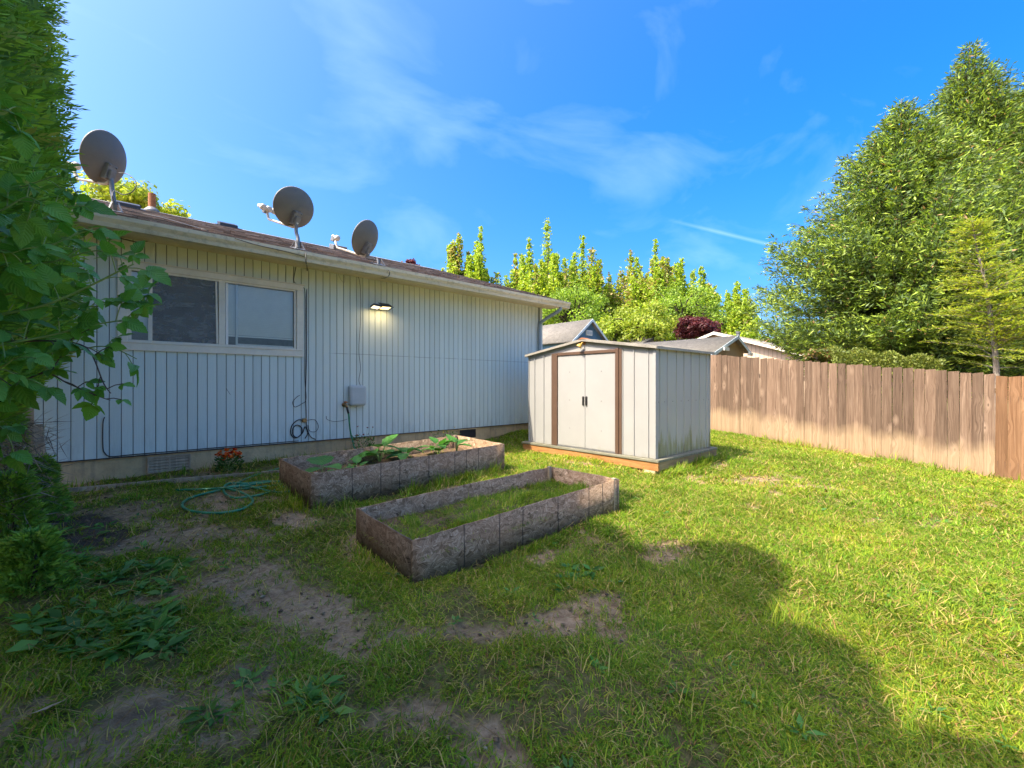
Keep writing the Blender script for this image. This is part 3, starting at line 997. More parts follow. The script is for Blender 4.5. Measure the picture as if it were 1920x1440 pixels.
# ------------------------------------------------------------------ satellite dishes
def dish(label, base, centre, az, el, rad, arm_len, kind, wide=.96):
    b = Vector(base)
    c = Vector(centre)
    az, el = R_(az), R_(el)
    n = Vector((math.cos(az) * math.cos(el), math.sin(az) * math.cos(el), math.sin(el)))
    side = n.cross(Vector((0, 0, 1))).normalized()
    up = side.cross(n).normalized()
    root = thing('satellite_dish', label, 'satellite dish', b, 'satellite dishes along the eave')
    # reflector: shallow paraboloid with a rolled rim
    g = G()
    prof = [(rad * f, .30 * rad * f * f) for f in (.02, .25, .5, .7, .85, .95, 1.0)] + [(rad * 1.012, .30 * rad + .012), (rad * .99, .30 * rad + .016)] + [(rad * f, .30 * rad * f * f + .007) for f in (.95, .7, .4, .02)]
    nn = 40
    vs2, fs2 = [], []
    for r, h in prof:
        for k in range(nn):
            a = 2 * math.pi * k / nn
            vs2.append(c + n * (h - .12 * rad) + (side * math.cos(a) * wide + up * math.sin(a) * 1.06) * r)
    for i in range(len(prof) - 1):
        for k in range(nn):
            fs2.append((i * nn + k, i * nn + (k + 1) % nn, (i + 1) * nn + (k + 1) % nn, (i + 1) * nn + k))
    fs2.append(tuple(range(nn - 1, -1, -1)))
    fs2.append(tuple((len(prof) - 1) * nn + k for k in range(nn)))
    g.add(vs2, fs2)
    part('reflector', g, M['dish'], root, smooth=True)
    # bracket behind the lower middle
    bc = c - up * rad * .50 - n * (.12 * rad - .03)
    br = part('bracket', G().obox(bc - n * .035, side * .055, up * .095, n * .035).obox(bc - n * .07 - up * .03, side * .035, up * .06, n * .03), M['galv'], root, bev=.006)
    for sx, sy in ((-1, -1), (1, -1), (-1, 1), (1, 1)):
        part('bolt', G().lathe([(.009, 0), (.009, .012), (.004, .016)], bc - n * .07 + side * sx * .042 + up * sy * .075, -n, 6), M['galv'], br)
    # mast: bent tube from the roof foot to the bracket
    top = bc - n * .085 - up * .08
    knee = Vector((b.x + (top.x - b.x) * .12, b.y + (top.y - b.y) * .12, b.z + (top.z - b.z) * .42))
    if kind == 'straight':
        pts = [b, b + (top - b) * .5, top, top + Vector((0, 0, .09))]
    else:
        pts = spline([b, knee, Vector((top.x, top.y, b.z + (top.z - b.z) * .72)), top, top + Vector((0, 0, .12))], 5)
    part('mast', G().tube(pts, .023, 12), M['galv'], root, smooth=True)
    yf = b.y
    ft = part('mounting_foot', G().prism([(b.x - .07, yf - .12, roof_z(yf - .12) + .024), (b.x - .07, yf + .12, roof_z(yf + .12) + .024), (b.x - .07, yf + .12, roof_z(yf + .12) + .032), (b.x - .07, yf - .12, roof_z(yf - .12) + .032)], (.14, 0, 0)), M['galv'], root)
    for s in (-1, 1):
        part('brace', G().beam((b.x + s * .028, yf, b.z + .11), (b.x + s * .06, yf - .09, roof_z(yf - .09) + .03), .014, .004), M['galv'], ft)
        part('brace', G().beam((b.x + s * .028, yf, b.z + .11), (b.x + s * .06, yf + .09, roof_z(yf + .09) + .03), .014, .004), M['galv'], ft)
    if arm_len:
        # feed arm from under the reflector out to the focus
        a0 = c - up * rad * 1.0 - n * .04
        a1 = c + n * arm_len - up * rad * 1.12
        a2 = c + n * (arm_len + .10) - up * rad * .72
        part('feed_arm', G().tube([a0 - n * .06 + up * .08, a0, a1, a1 + (a2 - a1) * .25, a2], [.016, .016, .016, .018, .02], 8), M['lnb'], root, smooth=True)
        head = part('feed_head', G().obox(a2 + n * .02, side * .03, up * .045, n * .035), M['galv'], root, bev=.01)
        nl = 3 if kind == 'triple' else 1
        for i in range(nl):
            p0 = a2 + side * ((i - (nl - 1) / 2) * .085) + up * .03
            part('feed_horn', G().lathe([(.024, .06), (.026, 0), (.042, -.02), (.044, -.06), (.030, -.068)], p0, n, 16), M['lnb'], head, smooth=True)
        if nl == 3:
            part('feed_yoke', G().beam(a2 - side * .12 + up * .02, a2 + side * .12 + up * .02, .03, .03), M['galv'], head, bev=.006)
    return root


def mast_spot(px, py, cpx, cpy, dback):
    b = on_roof(px, py)
    b[2] = roof_z(b[1]) + .02
    dep = float(b @ FW)
    c = at_depth(cpx, cpy, dep + dback)
    return tuple(b), tuple(c)


b, c = mast_spot(216, 400, 204, 299, .10)
dish('round grey satellite dish on a straight mast, nearest the tall hedge', b, c, 137, 16, .29, .30, 'straight')
d1_top = Vector(c)
b, c = mast_spot(559, 470, 556, 391, .08)
dish('grey satellite dish with three feed horns on a bent mast above the window', b, c, 112, 24, .25, .50, 'triple', 1.20)
b, c = mast_spot(710, 499, 690, 449, .08)
dish('narrow-looking satellite dish with a single feed horn, farthest along the eave', b, c, 119, 24, .262, .50, 'single', 1.05)

# ------------------------------------------------------------------ floodlight (lit)
fq = on_plane(708, 578, 1, D)
fx, fz = fq[0], fq[2]
fl = thing('floodlight', 'lit twin-head LED floodlight glowing warm on the siding', 'floodlight', (fx, D, fz))
part('back_plate', G().box(fx - .05, fx + .06, D - .030, D - .0016, fz - .03, fz + .05), M['dark_metal'], fl, bev=.004)
part('arm', G().tube([(fx + .01, D - .03, fz + .01), (fx + .01, D - .10, fz + .012), (fx - .14, D - .12, fz - .0)], .011, 8), M['dark_metal'], fl)


def lamp_head(cx, cz, w, mat_, yaw):
    c = Vector((cx, D - .155, cz))
    n = Vector((yaw, -.20, -.97)).normalized()
    s = Vector((1, 0, 0)) - n * n.x
    s.normalize()
    u = n.cross(s)
    h = part('lamp_head', G().obox(c - n * .018, s * w, u * .062, n * .016), M['dark_metal'], fl, bev=.004)
    for i in (-1, 1):
        for j in (-1, 1):
            part('light_panel', G().obox(c + s * i * w * .48 + u * j * .028 + n * .001, s * w * .42, u * .024, n * .003), mat_, h)
    return c, n


lc1, ln1 = lamp_head(fx + .055, fz - .012, .078, M['glow'], .05)
lc2, ln2 = lamp_head(fx - .105, fz - .018, .062, M['glow_dim'], -.10)
part('hood', G().prism([(fx - .03, D - .23, fz + .012), (fx - .01, D - .05, fz + .085), (fx - .01, D - .05, fz + .078), (fx - .03, D - .225, fz + .006)], (.18, 0, 0)), M['dark_metal'], fl)
part('lamp_visor', G().beam((fx + .14, D - .13, fz - .03), (fx + .20, D - .14, fz + .02), .10, .006), M['dark_metal'], fl)
for nm, lc, ln, en in (('floodlight_lamp', lc1, ln1, .42), ('floodlight_lamp', lc2, ln2, .18)):
    ld = bpy.data.lights.new(nm, 'AREA')
    ld.energy = en
    ld.color = (1.0, .74, .36)
    ld.shape = 'RECTANGLE'
    ld.size, ld.size_y = .13, .10
    lo = bpy.data.objects.new(nm, ld)
    C.objects.link(lo)
    lo.parent = fl
    lo.location = lc + ln * .008 - Vector((fx, D, fz))
    lo.rotation_euler = (-Vector((ln.x, ln.y + .25, ln.z))).to_track_quat('Z', 'Y').to_euler()

# ------------------------------------------------------------------ utility box, tap, hose, cables
def wp(px, py, off=.008):
    q = on_plane(px, py, 1, D - off)
    return Vector(q)


a, b = wp(652, 724), wp(683, 760)
ub = thing('utility_box', 'pale grey rounded utility box screwed to the siding', 'utility box', (a.x, D, b.z))
part('cover', G().box(a.x, b.x, D - .105, D - .02, b.z, a.z + .01), M['grey_plastic'], ub, bev=.035)
part('back_box', G().box(a.x + .012, b.x - .012, D - .021, D - .001, b.z + .012, a.z), M['grey_plastic'], ub, bev=.004)
part('latch', G().box((a.x + b.x) / 2 - .012, (a.x + b.x) / 2 + .012, D - .075, D - .045, b.z - .014, b.z + .006), M['grey_plastic'], ub, bev=.002)

tp = wp(645, 759)
tap = thing('garden_tap', 'brass garden tap on the wall below the utility box', 'tap', (tp.x, D, tp.z))
part('flange', G().lathe([(.032, .002), (.032, .012), (.014, .014), (.014, .05)], (tp.x, D, tp.z), (0, -1, 0), 16), M['brass'], tap, smooth=True)
part('valve', G().tube([(tp.x, D - .05, tp.z), (tp.x, D - .085, tp.z), (tp.x + .012, D - .10, tp.z - .045)], [.018, .020, .016], 10), M['brass'], tap, smooth=True)
part('handle', G().lathe([(.028, 0), (.032, .006), (.028, .012)], (tp.x, D - .075, tp.z + .038), (0, -.3, 1), 10).tube([(tp.x, D - .07, tp.z + .01), (tp.x, D - .075, tp.z + .04)], .006, 6), M['rust'], tap)

hp = [Vector((tp.x + .012, D - .102, tp.z - .045)), Vector((tp.x + .025, D - .12, tp.z - .13)), Vector((tp.x + .05, D - .13, tp.z - .40)), Vector((tp.x + .09, D - .16, gz(tp.x, D - .2) + .12)), Vector((tp.x + .05, D - .26, gz(tp.x, D - .3) + .02))]
gp_ = [(690, 893)]
path = hp[:]
for (hx, hy) in ((2.2, 6.28), (1.55, 6.12), (1.10, 5.80), (.95, 5.45)):
    path.append(Vector((hx, hy, gz(hx, hy) + .014)))


def gpt(px, py, dz=.014):
    q = on_ground(px, py)
    return Vector((q[0], q[1], q[2] + dz))


for px, py, dz in ((560, 906, .014), (470, 909, .014), (428, 912, .03), (420, 925, .014), (440, 936, .014), (490, 930, .014), (525, 918, .014), (548, 911, .03), (500, 905, .016), (455, 912, .02), (405, 923, .014), (360, 935, .014), (341, 949, .014),
                   (358, 961, .014), (410, 965, .014), (455, 957, .014), (474, 941, .014), (452, 929, .03), (425, 921, .04), (470, 918, .03), (520, 926, .014), (560, 920, .03), (520, 908, .03), (440, 920, .04), (380, 921, .02), (330, 921, .012)):
    path.append(gpt(px, py, dz))
hose = thing('garden_hose', 'green garden hose running from the tap to a loose coil on bare soil', 'hose', path[6])
part('hose_line', G().tube(spline(path, 7), .0125, 8), M['hose'], hose, smooth=True)
part('coupling', G().tube([hp[0] + Vector((0, 0, .01)), hp[0] + (hp[1] - hp[0]) * .35, hp[1]], [.017, .017, .0145], 10), M['black_rubber'], hose, smooth=True)


def cable(name, label, pts, r=.004, mat_='black_rubber', n=6):
    sp_ = spline(pts, n)
    o = part(name, G().tube(sp_, r, 6), M[mat_], None, smooth=True, origin=Vector(sp_[-1]))
    tag(o, label, 'cable')
    return o


W = lambda *pp: [wp(px, py, .012) for px, py in pp]
gtop = lambda px, py: Vector(on_plane(px, py, 1, EY - .075))
cable('wall_cable', 'black cable pair running straight down the siding beside the window',
      [gtop(573, 474), gtop(574, 492), wp(576, 505, .012)] + W((575, 560), (575, 640), (574, 700), (573, 735), (574, 770), (575, 800), (582, 818), (592, 824)), .006)
cable('wall_cable', 'thin black cable bending round the window casing corner and ending in a small loop',
      W((555, 500), (551, 525), (556, 532), (567, 538), (572, 552), (572, 640), (572, 712), (574, 748), (566, 757), (553, 763), (549, 754), (556, 745), (562, 741)), .004)
cl = cable('coiled_cable', 'coil of black cable hanging from the splitter at the foot of the siding',
           W((571, 789), (560, 787), (548, 797), (545, 812), (553, 821), (564, 815), (566, 803), (558, 797), (550, 802), (549, 814), (557, 820), (567, 812), (572, 800), (577, 812), (572, 822)), .007)
cable('looped_cable', 'thin loop of cable bulging beside the coiled cable', W((576, 788), (590, 787), (597, 799), (592, 809), (581, 808), (577, 797)), .0035)
sb = wp(571, 788, .02)
o = part('cable_splitter', G().box(sb.x - .028, sb.x + .028, D - .034, D - .0015, sb.z - .028, sb.z + .028).box(sb.x - .035, sb.x + .035, D - .022, D - .012, sb.z - .010, sb.z + .010), M['brass'], None, bev=.004, origin=sb)
tag(o, 'small brass cable splitter on the siding above the coil', 'splitter')
cable('foundation_cable', 'black cable dropping down the siding near the hedge and along the foundation top',
      W((196, 782), (193, 795), (193, 838), (197, 850), (208, 856)) + [wp(px, 867 - .0829 * (px - 85) - 1, .014) for px in (240, 300, 380, 470, 560)], .006)
cable('drop_cable', 'thin grey cable falling from the eave to the utility box', W((660, 513), (672, 520), (676, 545), (676, 600), (673, 655), (676, 690), (673, 712), (676, 724)), .003, 'dark_metal')
cable('stray_wire', 'thin stray wire curling on the siding beside the hose', W((612, 780), (613, 786), (625, 790), (640, 789), (651, 786)), .003, 'dark_metal')
cable('eave_wire', 'thin wire loop dangling below the soffit beyond the window', W((632, 508), (638, 522), (645, 530), (647, 522), (643, 512)), .0028, 'grey_plastic')
cable('gutter_cable', 'black cable looped over the gutter below the farthest dish', [Vector(on_roof(714, 498)) + Vector((0, 0, .03)), gtop(729, 507), gtop(729, 517), gtop(722, 521), wp(712, 521, .02)], .006)
cable('gutter_cable', 'black cable running along the gutter front from the middle dish', [gtop(574, 483), gtop(560, 478), gtop(520, 468), gtop(480, 459), gtop(440, 447)], .0035)
dc = d1_top
cable('dish_cable', 'black cable arcing from the hedge-side dish to the roof', [at_depth(222, 324, 4.95), at_depth(240, 327, 4.92), at_depth(255, 342, 4.9), at_depth(250, 358, 4.88), at_depth(232, 365, 4.9), at_depth(214, 358, 5.0), at_depth(213, 376, 5.0), Vector(on_roof(232, 397)) + Vector((0, 0, .03)), Vector(on_roof(300, 411)) + Vector((0, 0, .03)), Vector(on_roof(390, 437)) + Vector((0, 0, .03))], .005)
cable('soffit_cable', 'dark cable strung under the soffit near the hedge', [wp(150, 430, .05), wp(190, 440, .06), wp(235, 449, .05), wp(262, 454, .03), wp(296, 447, .05)], .006)
nl = wp(425, 728, .004)
o = part('siding_scratch', G().beam(wp(424, 728, .0012), wp(432, 740, .0012), .004, .002, (0, 1, 0)), M['dark_metal'], house)

# ------------------------------------------------------------------ raised beds
def bed(name, label, corners, htop, hh, mats, thick=.016):
    """corners FL FR BR BL (xy), top heights at each, wall height"""
    c = [Vector((x, y, 0)) for x, y in corners]
    root = thing(name, label, 'planter', (c[0].x, c[0].y, htop[0] - hh))
    o = ORG[root.name]
    cen = sum(c, Vector()) / 4

    def panel(i, j, mname, inset0, inset1):
        a, b = c[i], c[j]
        d = (b - a).normalized()
        nrm = Vector((-d.y, d.x, 0))
        if (cen - a).dot(nrm) < 0:
            nrm = -nrm
        a2, b2 = a + d * inset0, b - d * inset1
        L = (b2 - a2).length
        ns = max(2, int(L / .10))
        vv, ff, uv = [], [], []
        for k in range(ns + 1):
            f = k / ns
            p = a2 + (b2 - a2) * f
            zt = htop[i] + (htop[j] - htop[i]) * f
            bow = nrm * (.012 * math.sin(math.pi * f) * (1 if i == 0 else -.6))
            jt = random.uniform(-.004, .003) if 0 < k < ns else 0
            for (nn_, zz, v_) in ((0, zt - hh - .06, -.06), (0, zt + jt, hh), (thick, zt + jt - .001, hh), (thick, zt - hh - .06, -.06)):
                q = p + nrm * nn_ + bow
                vv.append((q.x - o.x, q.y - o.y, zz - o.z))
                uv.append((f * L + i * 2.7, v_ + nn_))
        for k in range(ns):
            for m in range(4):
                m2 = (m + 1) % 4
                ff.append((k * 4 + m, (k + 1) * 4 + m, (k + 1) * 4 + m2, k * 4 + m2))
        me = array_mesh('panel', np.array(vv), [np.array(ff), np.array([[0, 1, 2, 3], [ns * 4 + 3, ns * 4 + 2, ns * 4 + 1, ns * 4]])], M[mname], uv=np.array(uv))
        link('panel', me, root)

    panel(0, 1, mats[0], 0, 0)
    panel(1, 2, mats[1], thick + .001, 0)
    panel(2, 3, mats[2], thick + .001, 0)
    panel(3, 0, mats[3], thick + .001, thick + .001)
    # corner cleats inside
    for i in range(4):
        dv = (cen - c[i])
        dv.z = 0
        dv.normalize()
        p = c[i] + dv * .055
        zt = htop[i] - random.uniform(-.012, .012)
        part('cleat', G().box(p.x - .019, p.x + .019, p.y - .019, p.y + .019, htop[i] - hh - .05, zt + (.02 if i == 2 else 0)), M['old_wood'], root, bev=.003)
    # soil, slightly domed
    n = 14
    pts, ff = [], []
    for a in range(n + 1):
        for b in range(n + 1):
            u, v = a / n, b / n
            p = (c[0] * (1 - u) + c[1] * u) * (1 - v) + (c[3] * (1 - u) + c[2] * u) * v
            p = cen + (p - cen) * .972
            zt = (htop[0] * (1 - u) + htop[1] * u) * (1 - v) + (htop[3] * (1 - u) + htop[2] * u) * v
            pts.append((p.x, p.y, zt - hh * .50 + random.uniform(-.012, .014)))
    for a in range(n):
        for b in range(n):
            q = a * (n + 1) + b
            ff.append((q, q + n + 1, q + n + 2, q + 1))
    part('soil', G().add(pts, ff), M['potting'], root, smooth=True)
    return root


B1 = [(1.38, 4.37), (3.83, 4.37), (3.83, 5.46), (1.38, 5.46)]
B1T = [.54, .605, .625, .55]
bed('raised_bed', 'raised garden bed of grey-brown strand board beside the house, big leaves inside', B1, B1T, .355, ('osb', 'osb', 'osb', 'osb_dark'))
B2 = [(1.48, 2.63), (3.51, 2.37), (3.52, 3.24), (1.475, 3.55)]
B2T = [.342, .507, .50, .372]
bed('raised_bed', 'weathered strand-board raised bed filled with low grass, nearest the camera', B2, B2T, .305, ('osb', 'osb_pale', 'osb', 'osb_dark'))

# ------------------------------------------------------------------ metal shed
SX, SXB = 5.67, 7.43
SY0, SY1 = 3.23, 5.78
SF, SW, SP = .335, 1.925, 2.115
SYM = (SY0 + SY1) / 2
shed = thing('garden_shed', 'off-white metal garden shed with brown door trim on a timber platform', 'shed', (SX, SYM, .17))
part('body', G().box(SX + .012, SXB - .004, SY0 + .012, SY1 - .004, SF, SW - .004).prism([(SX + .012, SY0 + .012, SW - .004), (SX + .012, SY1 - .012, SW - .004), (SX + .012, SYM, SP - .012)], (SXB - SX - .02, 0, 0)), M['shed_side'], shed)
ys_l = [SY1] + [on_plane(px, 750, 0, SX)[1] for px in (1003, 1020)] + [5.215]
ys_r = [3.765] + [on_plane(px, 750, 0, SX)[1] for px in (1189, 1216)] + [SY0]
for ys_ in (ys_l, ys_r):
    for a, b in zip(ys_[:-1], ys_[1:]):
        part('front_panel', G().box(SX, SX + .010, min(a, b) + .009, max(a, b) - .009, SF + .004, SW - .002), M['shed_front'], shed)
    for a in ys_:
        part('front_rib', G().prism([(SX + .010, a - .009, SF + .003), (SX - .014, a - .005, SF + .003), (SX - .014, a + .005, SF + .003), (SX + .010, a + .009, SF + .003)], (0, 0, SW - SF - .006)), M['shed_front'], shed)
part('gable_panel', G().prism([(SX - .004, SY0 + .004, SW + .001), (SX - .004, SY1 - .004, SW + .001), (SX - .004, SYM, SP - .004)], (.012, 0, 0)), M['shed_front'], shed)
# door frame and doors
part('door_jamb', G().box(SX - .030, SX + .011, 5.065, 5.135, SF + .004, SW + .004), M['shed_brown'], shed, bev=.004)
part('door_jamb', G().box(SX - .018, SX + .011, 5.137, 5.205, SF + .004, SW + .004), M['shed_brown'], shed, bev=.004)
part('door_jamb', G().box(SX - .030, SX + .011, 3.825, 3.885, SF + .004, SW + .020), M['shed_brown'], shed, bev=.004)
part('door_jamb', G().box(SX - .018, SX + .011, 3.775, 3.823, SF + .004, SW + .012), M['shed_brown'], shed, bev=.004)
part('door_header', G().box(SX - .026, SX + .009, 3.887, 5.063, SW - .040, SW + .010), M['shed_brown'], shed, bev=.004)
part('door_sill', G().box(SX - .024, SX + .009, 3.887, 5.063, SF + .003, SF + .020), M['galv'], shed)
for a, b, hy in ((3.889, 4.470, 4.44), (4.476, 5.061, 4.506)):
    dr = part('door', G().box(SX - .010, SX + .006, a, b, SF + .022, SW - .042), M['shed_front'], shed, bev=.004)
    part('handle', G().box(SX - .026, SX - .0105, hy - .016, hy + .016, 1.05, 1.20).box(SX - .040, SX - .0265, hy - .006, hy + .006, 1.065, 1.185), M['dark_metal'], dr, bev=.004)
    ym = a + (b - a) * (.45 if a < 4.2 else .55)
    for zz in (.66, 1.13, 1.60):
        part('screw', G().lathe([(.007, 0), (.006, .004), (.002, .005)], (SX - .0101, ym, zz), (-1, 0, 0), 8), M['galv'], dr)
# side wall in ribbed sheets
xs_s = [SX] + [on_plane(px, 750, 1, SY0)[0] for px in (1236.7, 1251, 1268, 1282, 1295.5, 1311, 1324)] + [SXB]
for a, b in zip(xs_s[:-1], xs_s[1:]):
    part('side_panel', G().box(a + .008, b - .008, SY0, SY0 + .010, SF + .004, SW - .004), M['shed_side'], shed)
for a in xs_s:
    part('side_rib', G().prism([(a - .008, SY0 + .010, SF + .003), (a + .008, SY0 + .010, SF + .003), (a + .004, SY0 - .013, SF + .003), (a - .004, SY0 - .013, SF + .003)], (0, 0, SW - SF - .006)), M['shed_side'], shed)
for a, b in zip(xs_s[:-1], xs_s[1:]):
    part('screw', G().lathe([(.008, 0), (.006, .005), (.002, .006)], ((a + b) / 2 + .03, SY0 - .0001, 1.14), (0, -1, 0), 8), M['galv'], shed)
part('corner_trim', G().box(SX - .016, SX + .05, SY0 - .016, SY0 - .012, SF + .004, SW - .003).box(SX - .016, SX - .0125, SY0 - .0119, SY0 + .03, SF + .004, SW - .003), M['shed_front'], shed)
# roof
OV = .055
for s, ye, nm in ((-1, SY0 - OV, 'roof_panel'), (1, SY1 + OV, 'roof_panel')):
    ze = SW + .004 - OV * .13
    part(nm, G().prism([(SX - OV, SYM, SP + .002), (SX - OV, ye, ze), (SX - OV, ye, ze + .012), (SX - OV, SYM, SP + .016)], (SXB - SX + 2 * OV, 0, 0)), M['shed_roof'], shed)
    part('gable_trim', G().prism([(SX - OV - .008, SYM, SP - .018), (SX - OV - .008, ye, ze - .022), (SX - OV - .008, ye, ze + .016), (SX - OV - .008, SYM, SP + .022)], (.0075, 0, 0)), M['shed_roof'], shed)
    yo = ye + (-.006 if s < 0 else .0)
    part('eave_trim', G().box(SX - OV, SXB + OV, yo, yo + .0055, ze - .026, ze + .014), M['shed_roof'], shed)
    for k in range(5):
        xr = SX + .12 + k * .38
        part('roof_rib', G().prism([(xr, SYM, SP + .015), (xr, ye + (.02 if s < 0 else -.02), ze + .0125), (xr, ye + (.02 if s < 0 else -.02), ze + .026), (xr, SYM, SP + .029)], (.02, 0, 0)), M['shed_roof'], shed)
part('ridge_cap', G().prism([(SX - OV - .012, SYM - .075, SP + .012), (SX - OV - .012, SYM, SP + .040), (SX - OV - .012, SYM + .075, SP + .012)], (.16, 0, 0)), M['rust'], shed)
# platform
pl = part('platform', G().box(SX - .085, SXB + .09, SY0 - .095, SY1 + .11, SF - .035, SF), M['deck_edge'], shed, bev=.004)
part('rim_joist', G().box(SX - .070, SX - .030, SY0 - .085, SY1 + .10, SF - .155, SF - .0355), M['joist'], pl, bev=.004)
part('rim_joist', G().box(SX - .0295, SXB + .08, SY0 - .085, SY0 - .045, SF - .150, SF - .0355), M['joist_x'], pl, bev=.004)
for yy in (3.75, 4.5, 5.3):
    part('floor_joist', G().box(SX - .029, SXB + .07, yy - .02, yy + .02, SF - .15, SF - .036), M['joist_x'], pl)
bx_, by_ = SX + .03, SY0 + .06
o = part('support_block', G().box(bx_ - .10, bx_ + .10, by_ - .10, by_ + .10, gz(bx_, by_) - .05, SF - .156), M['concrete'], None, bev=.008, origin=(bx_, by_, gz(bx_, by_)))
tag(o, 'concrete block propping the corner of the shed platform', 'block')
for xx, yy in ((SX + .15, 5.2), (SXB - .1, SY0 + .08), (SXB - .1, 5.3)):
    pass
# lamp on the gable
lz = SP - .075
lmp = thing('shed_lamp', 'small aged yellow lamp hanging under the shed gable peak', 'lamp', (SX - .01, SYM, lz))
part('bracket', G().tube(spline([(SX - .005, SYM - .01, lz + .03), (SX - .05, SYM - .01, lz + .035), (SX - .075, SYM - .005, lz + .005)], 5), .010, 8), M['lamp_yellow'], lmp, smooth=True)
part('shade', G().lathe([(.018, .0), (.032, -.018), (.048, -.05), (.050, -.062), (.044, -.058), (.028, -.022)], (SX - .07, SYM + .004, lz + .01), (.35, -.45, .80), 16), M['lamp_yellow'], lmp, smooth=True)
part('base_plate', G().lathe([(.030, 0), (.030, .010), (.012, .016)], (SX - .0045, SYM - .01, lz + .03), (-1, 0, 0), 14), M['rust'], lmp)

# ------------------------------------------------------------------ fence along the side boundary
FXP = 10.80
fence = thing('wooden_fence', 'weathered brown cedar board fence behind the shed', 'fence', (FXP, 2.5, gz(FXP, 2.5)))
fo = ORG[fence.name]
fence2 = thing('wooden_fence', 'short run of newer orange-brown cedar boards at the end of the fence', 'fence', (FXP, -1.5, gz(FXP, -1.5)))
fo2 = ORG[fence2.name]
meshes = []
for i in range(7):
    w = .140
    g = G()
    j = [random.uniform(-.002, .002) for _ in range(6)]
    tilt = random.uniform(-.010, .010)
    g.prism([(0, 0 + j[0], -.12), (0, w + j[1], -.12), (0, w + j[2], 1.0), (0, w - .004, 1.80 + tilt), (0, .004, 1.80 - tilt), (0, j[3], 1.0)], (.018, 0, 0))
    me = bpy.data.meshes.new('board')
    me.from_pydata(g.v, [], g.f)
    me.materials.append(M['fence'])
    meshes.append(me)
meshes2 = []
for m_ in meshes[:4]:
    m2 = m_.copy()
    m2.materials.clear()
    m2.materials.append(M['fence_orange'])
    meshes2.append(m2)
y = 6.1
top_far, top_near = np.array((4.63, 2.125)), np.array((-.1, 1.555))
k = 0
while y > -3.2:
    wgap = random.choice((.001, .001, .002, .003, .004))
    wsc = random.choice((.90, .985, 1.0, 1.0, 1.0, 1.06))
    y -= .140 * wsc + wgap
    base = gz(FXP, y + .07)
    tz = top_near[1] + (y - top_near[0]) / (top_far[0] - top_near[0]) * (top_far[1] - top_near[1])
    tz += random.uniform(-.012, .012)
    new = y < -.13
    if new:
        tz = 1.535 + random.uniform(-.006, .006) + (y + .1) * .05
    o = link('board', random.choice(meshes2 if new else meshes), fence2 if new else fence)
    org = fo2 if new else fo
    o.location = (random.uniform(-.006, .006) - (.02 if new else 0), y - org.y, base - org.z)
    o.rotation_euler = (random.uniform(-.004, .004), random.uniform(-.012, .006), random.uniform(-.02, .02))
    o.scale = (1, wsc, (tz - base) / 1.80)
    k += 1
for zf in (.32, 1.45):
    part('rail', G().beam((FXP + .045, 6.0, gz(FXP, 6.0) + zf), (FXP + .045, -.12, gz(FXP, -.12) + zf), .038, .088), M['old_wood'], fence)
for yy in (5.6, 3.2, .8):
    part('post', G().box(FXP + .066, FXP + .155, yy - .045, yy + .045, gz(FXP, yy) - .3, gz(FXP, yy) + 1.62), M['old_wood'], fence)

# ------------------------------------------------------------------ edging board and the leaning boards by the hedge
e0, e1, e2 = on_ground(128, 922), on_ground(330, 903), on_ground(560, 884)
eg = thing('edging_board', 'thin timber edging strip lying along the house foundation', 'edging', tuple(e0))
for a, b in ((e0, e1), (e1, e2)):
    part('strip', G().beam((a[0], a[1], a[2] + .012), (b[0], b[1], b[2] + .012), .022, .05), M['old_wood'], eg, bev=.003)
lb0, lb1 = np.array((-.52, 6.12, gz(-.52, 6.12))), np.array((-.60, 6.60, 1.02))
o = part('leaning_post', G().obox((-.56, 6.38, .58), (.055, 0, .012), (0, .03, .006), (-.045, .12, .40)), M['old_wood'], None, bev=.006, origin=(-.52, 6.26, .2))
tag(o, 'weathered timber leaning on the house corner at the hedge', 'post')
o = part('fence_board', G().box(-.72, -.60, 6.40, 6.43, .2, 1.16), M['old_wood'], None, bev=.004, origin=(-.66, 6.41, .2))
tag(o, 'upright grey board standing behind the leaning timber', 'board')

# ------------------------------------------------------------------ neighbouring houses
def uv_quad(name, pts, mat_, parent, th=.06):
    """roof slope: 4 points (eave a, eave b, ridge b, ridge a) with thickness and metre uv"""
    p = [np.array(q, float) for q in pts]
    n = np.cross(p[1] - p[0], p[3] - p[0])
    n /= np.linalg.norm(n)
    if n[2] < 0:
        n = -n
    org = np.array(ORG[parent.name])
    v = np.array(p + [q - n * th for q in p]) - org
    L, H = np.linalg.norm(p[1] - p[0]), np.linalg.norm(p[3] - p[0])
    uv = [(0, 0), (L, 0), (L, H), (0, H)] * 2
    me = array_mesh(name, v, [np.array([[0, 1, 2, 3], [7, 6, 5, 4], [0, 4, 5, 1], [1, 5, 6, 2], [2, 6, 7, 3], [3, 7, 4, 0]])], mat_, uv=np.array(uv))
    o = link(name, me, parent)
    ORG[o.name] = Vector(org)
    return o


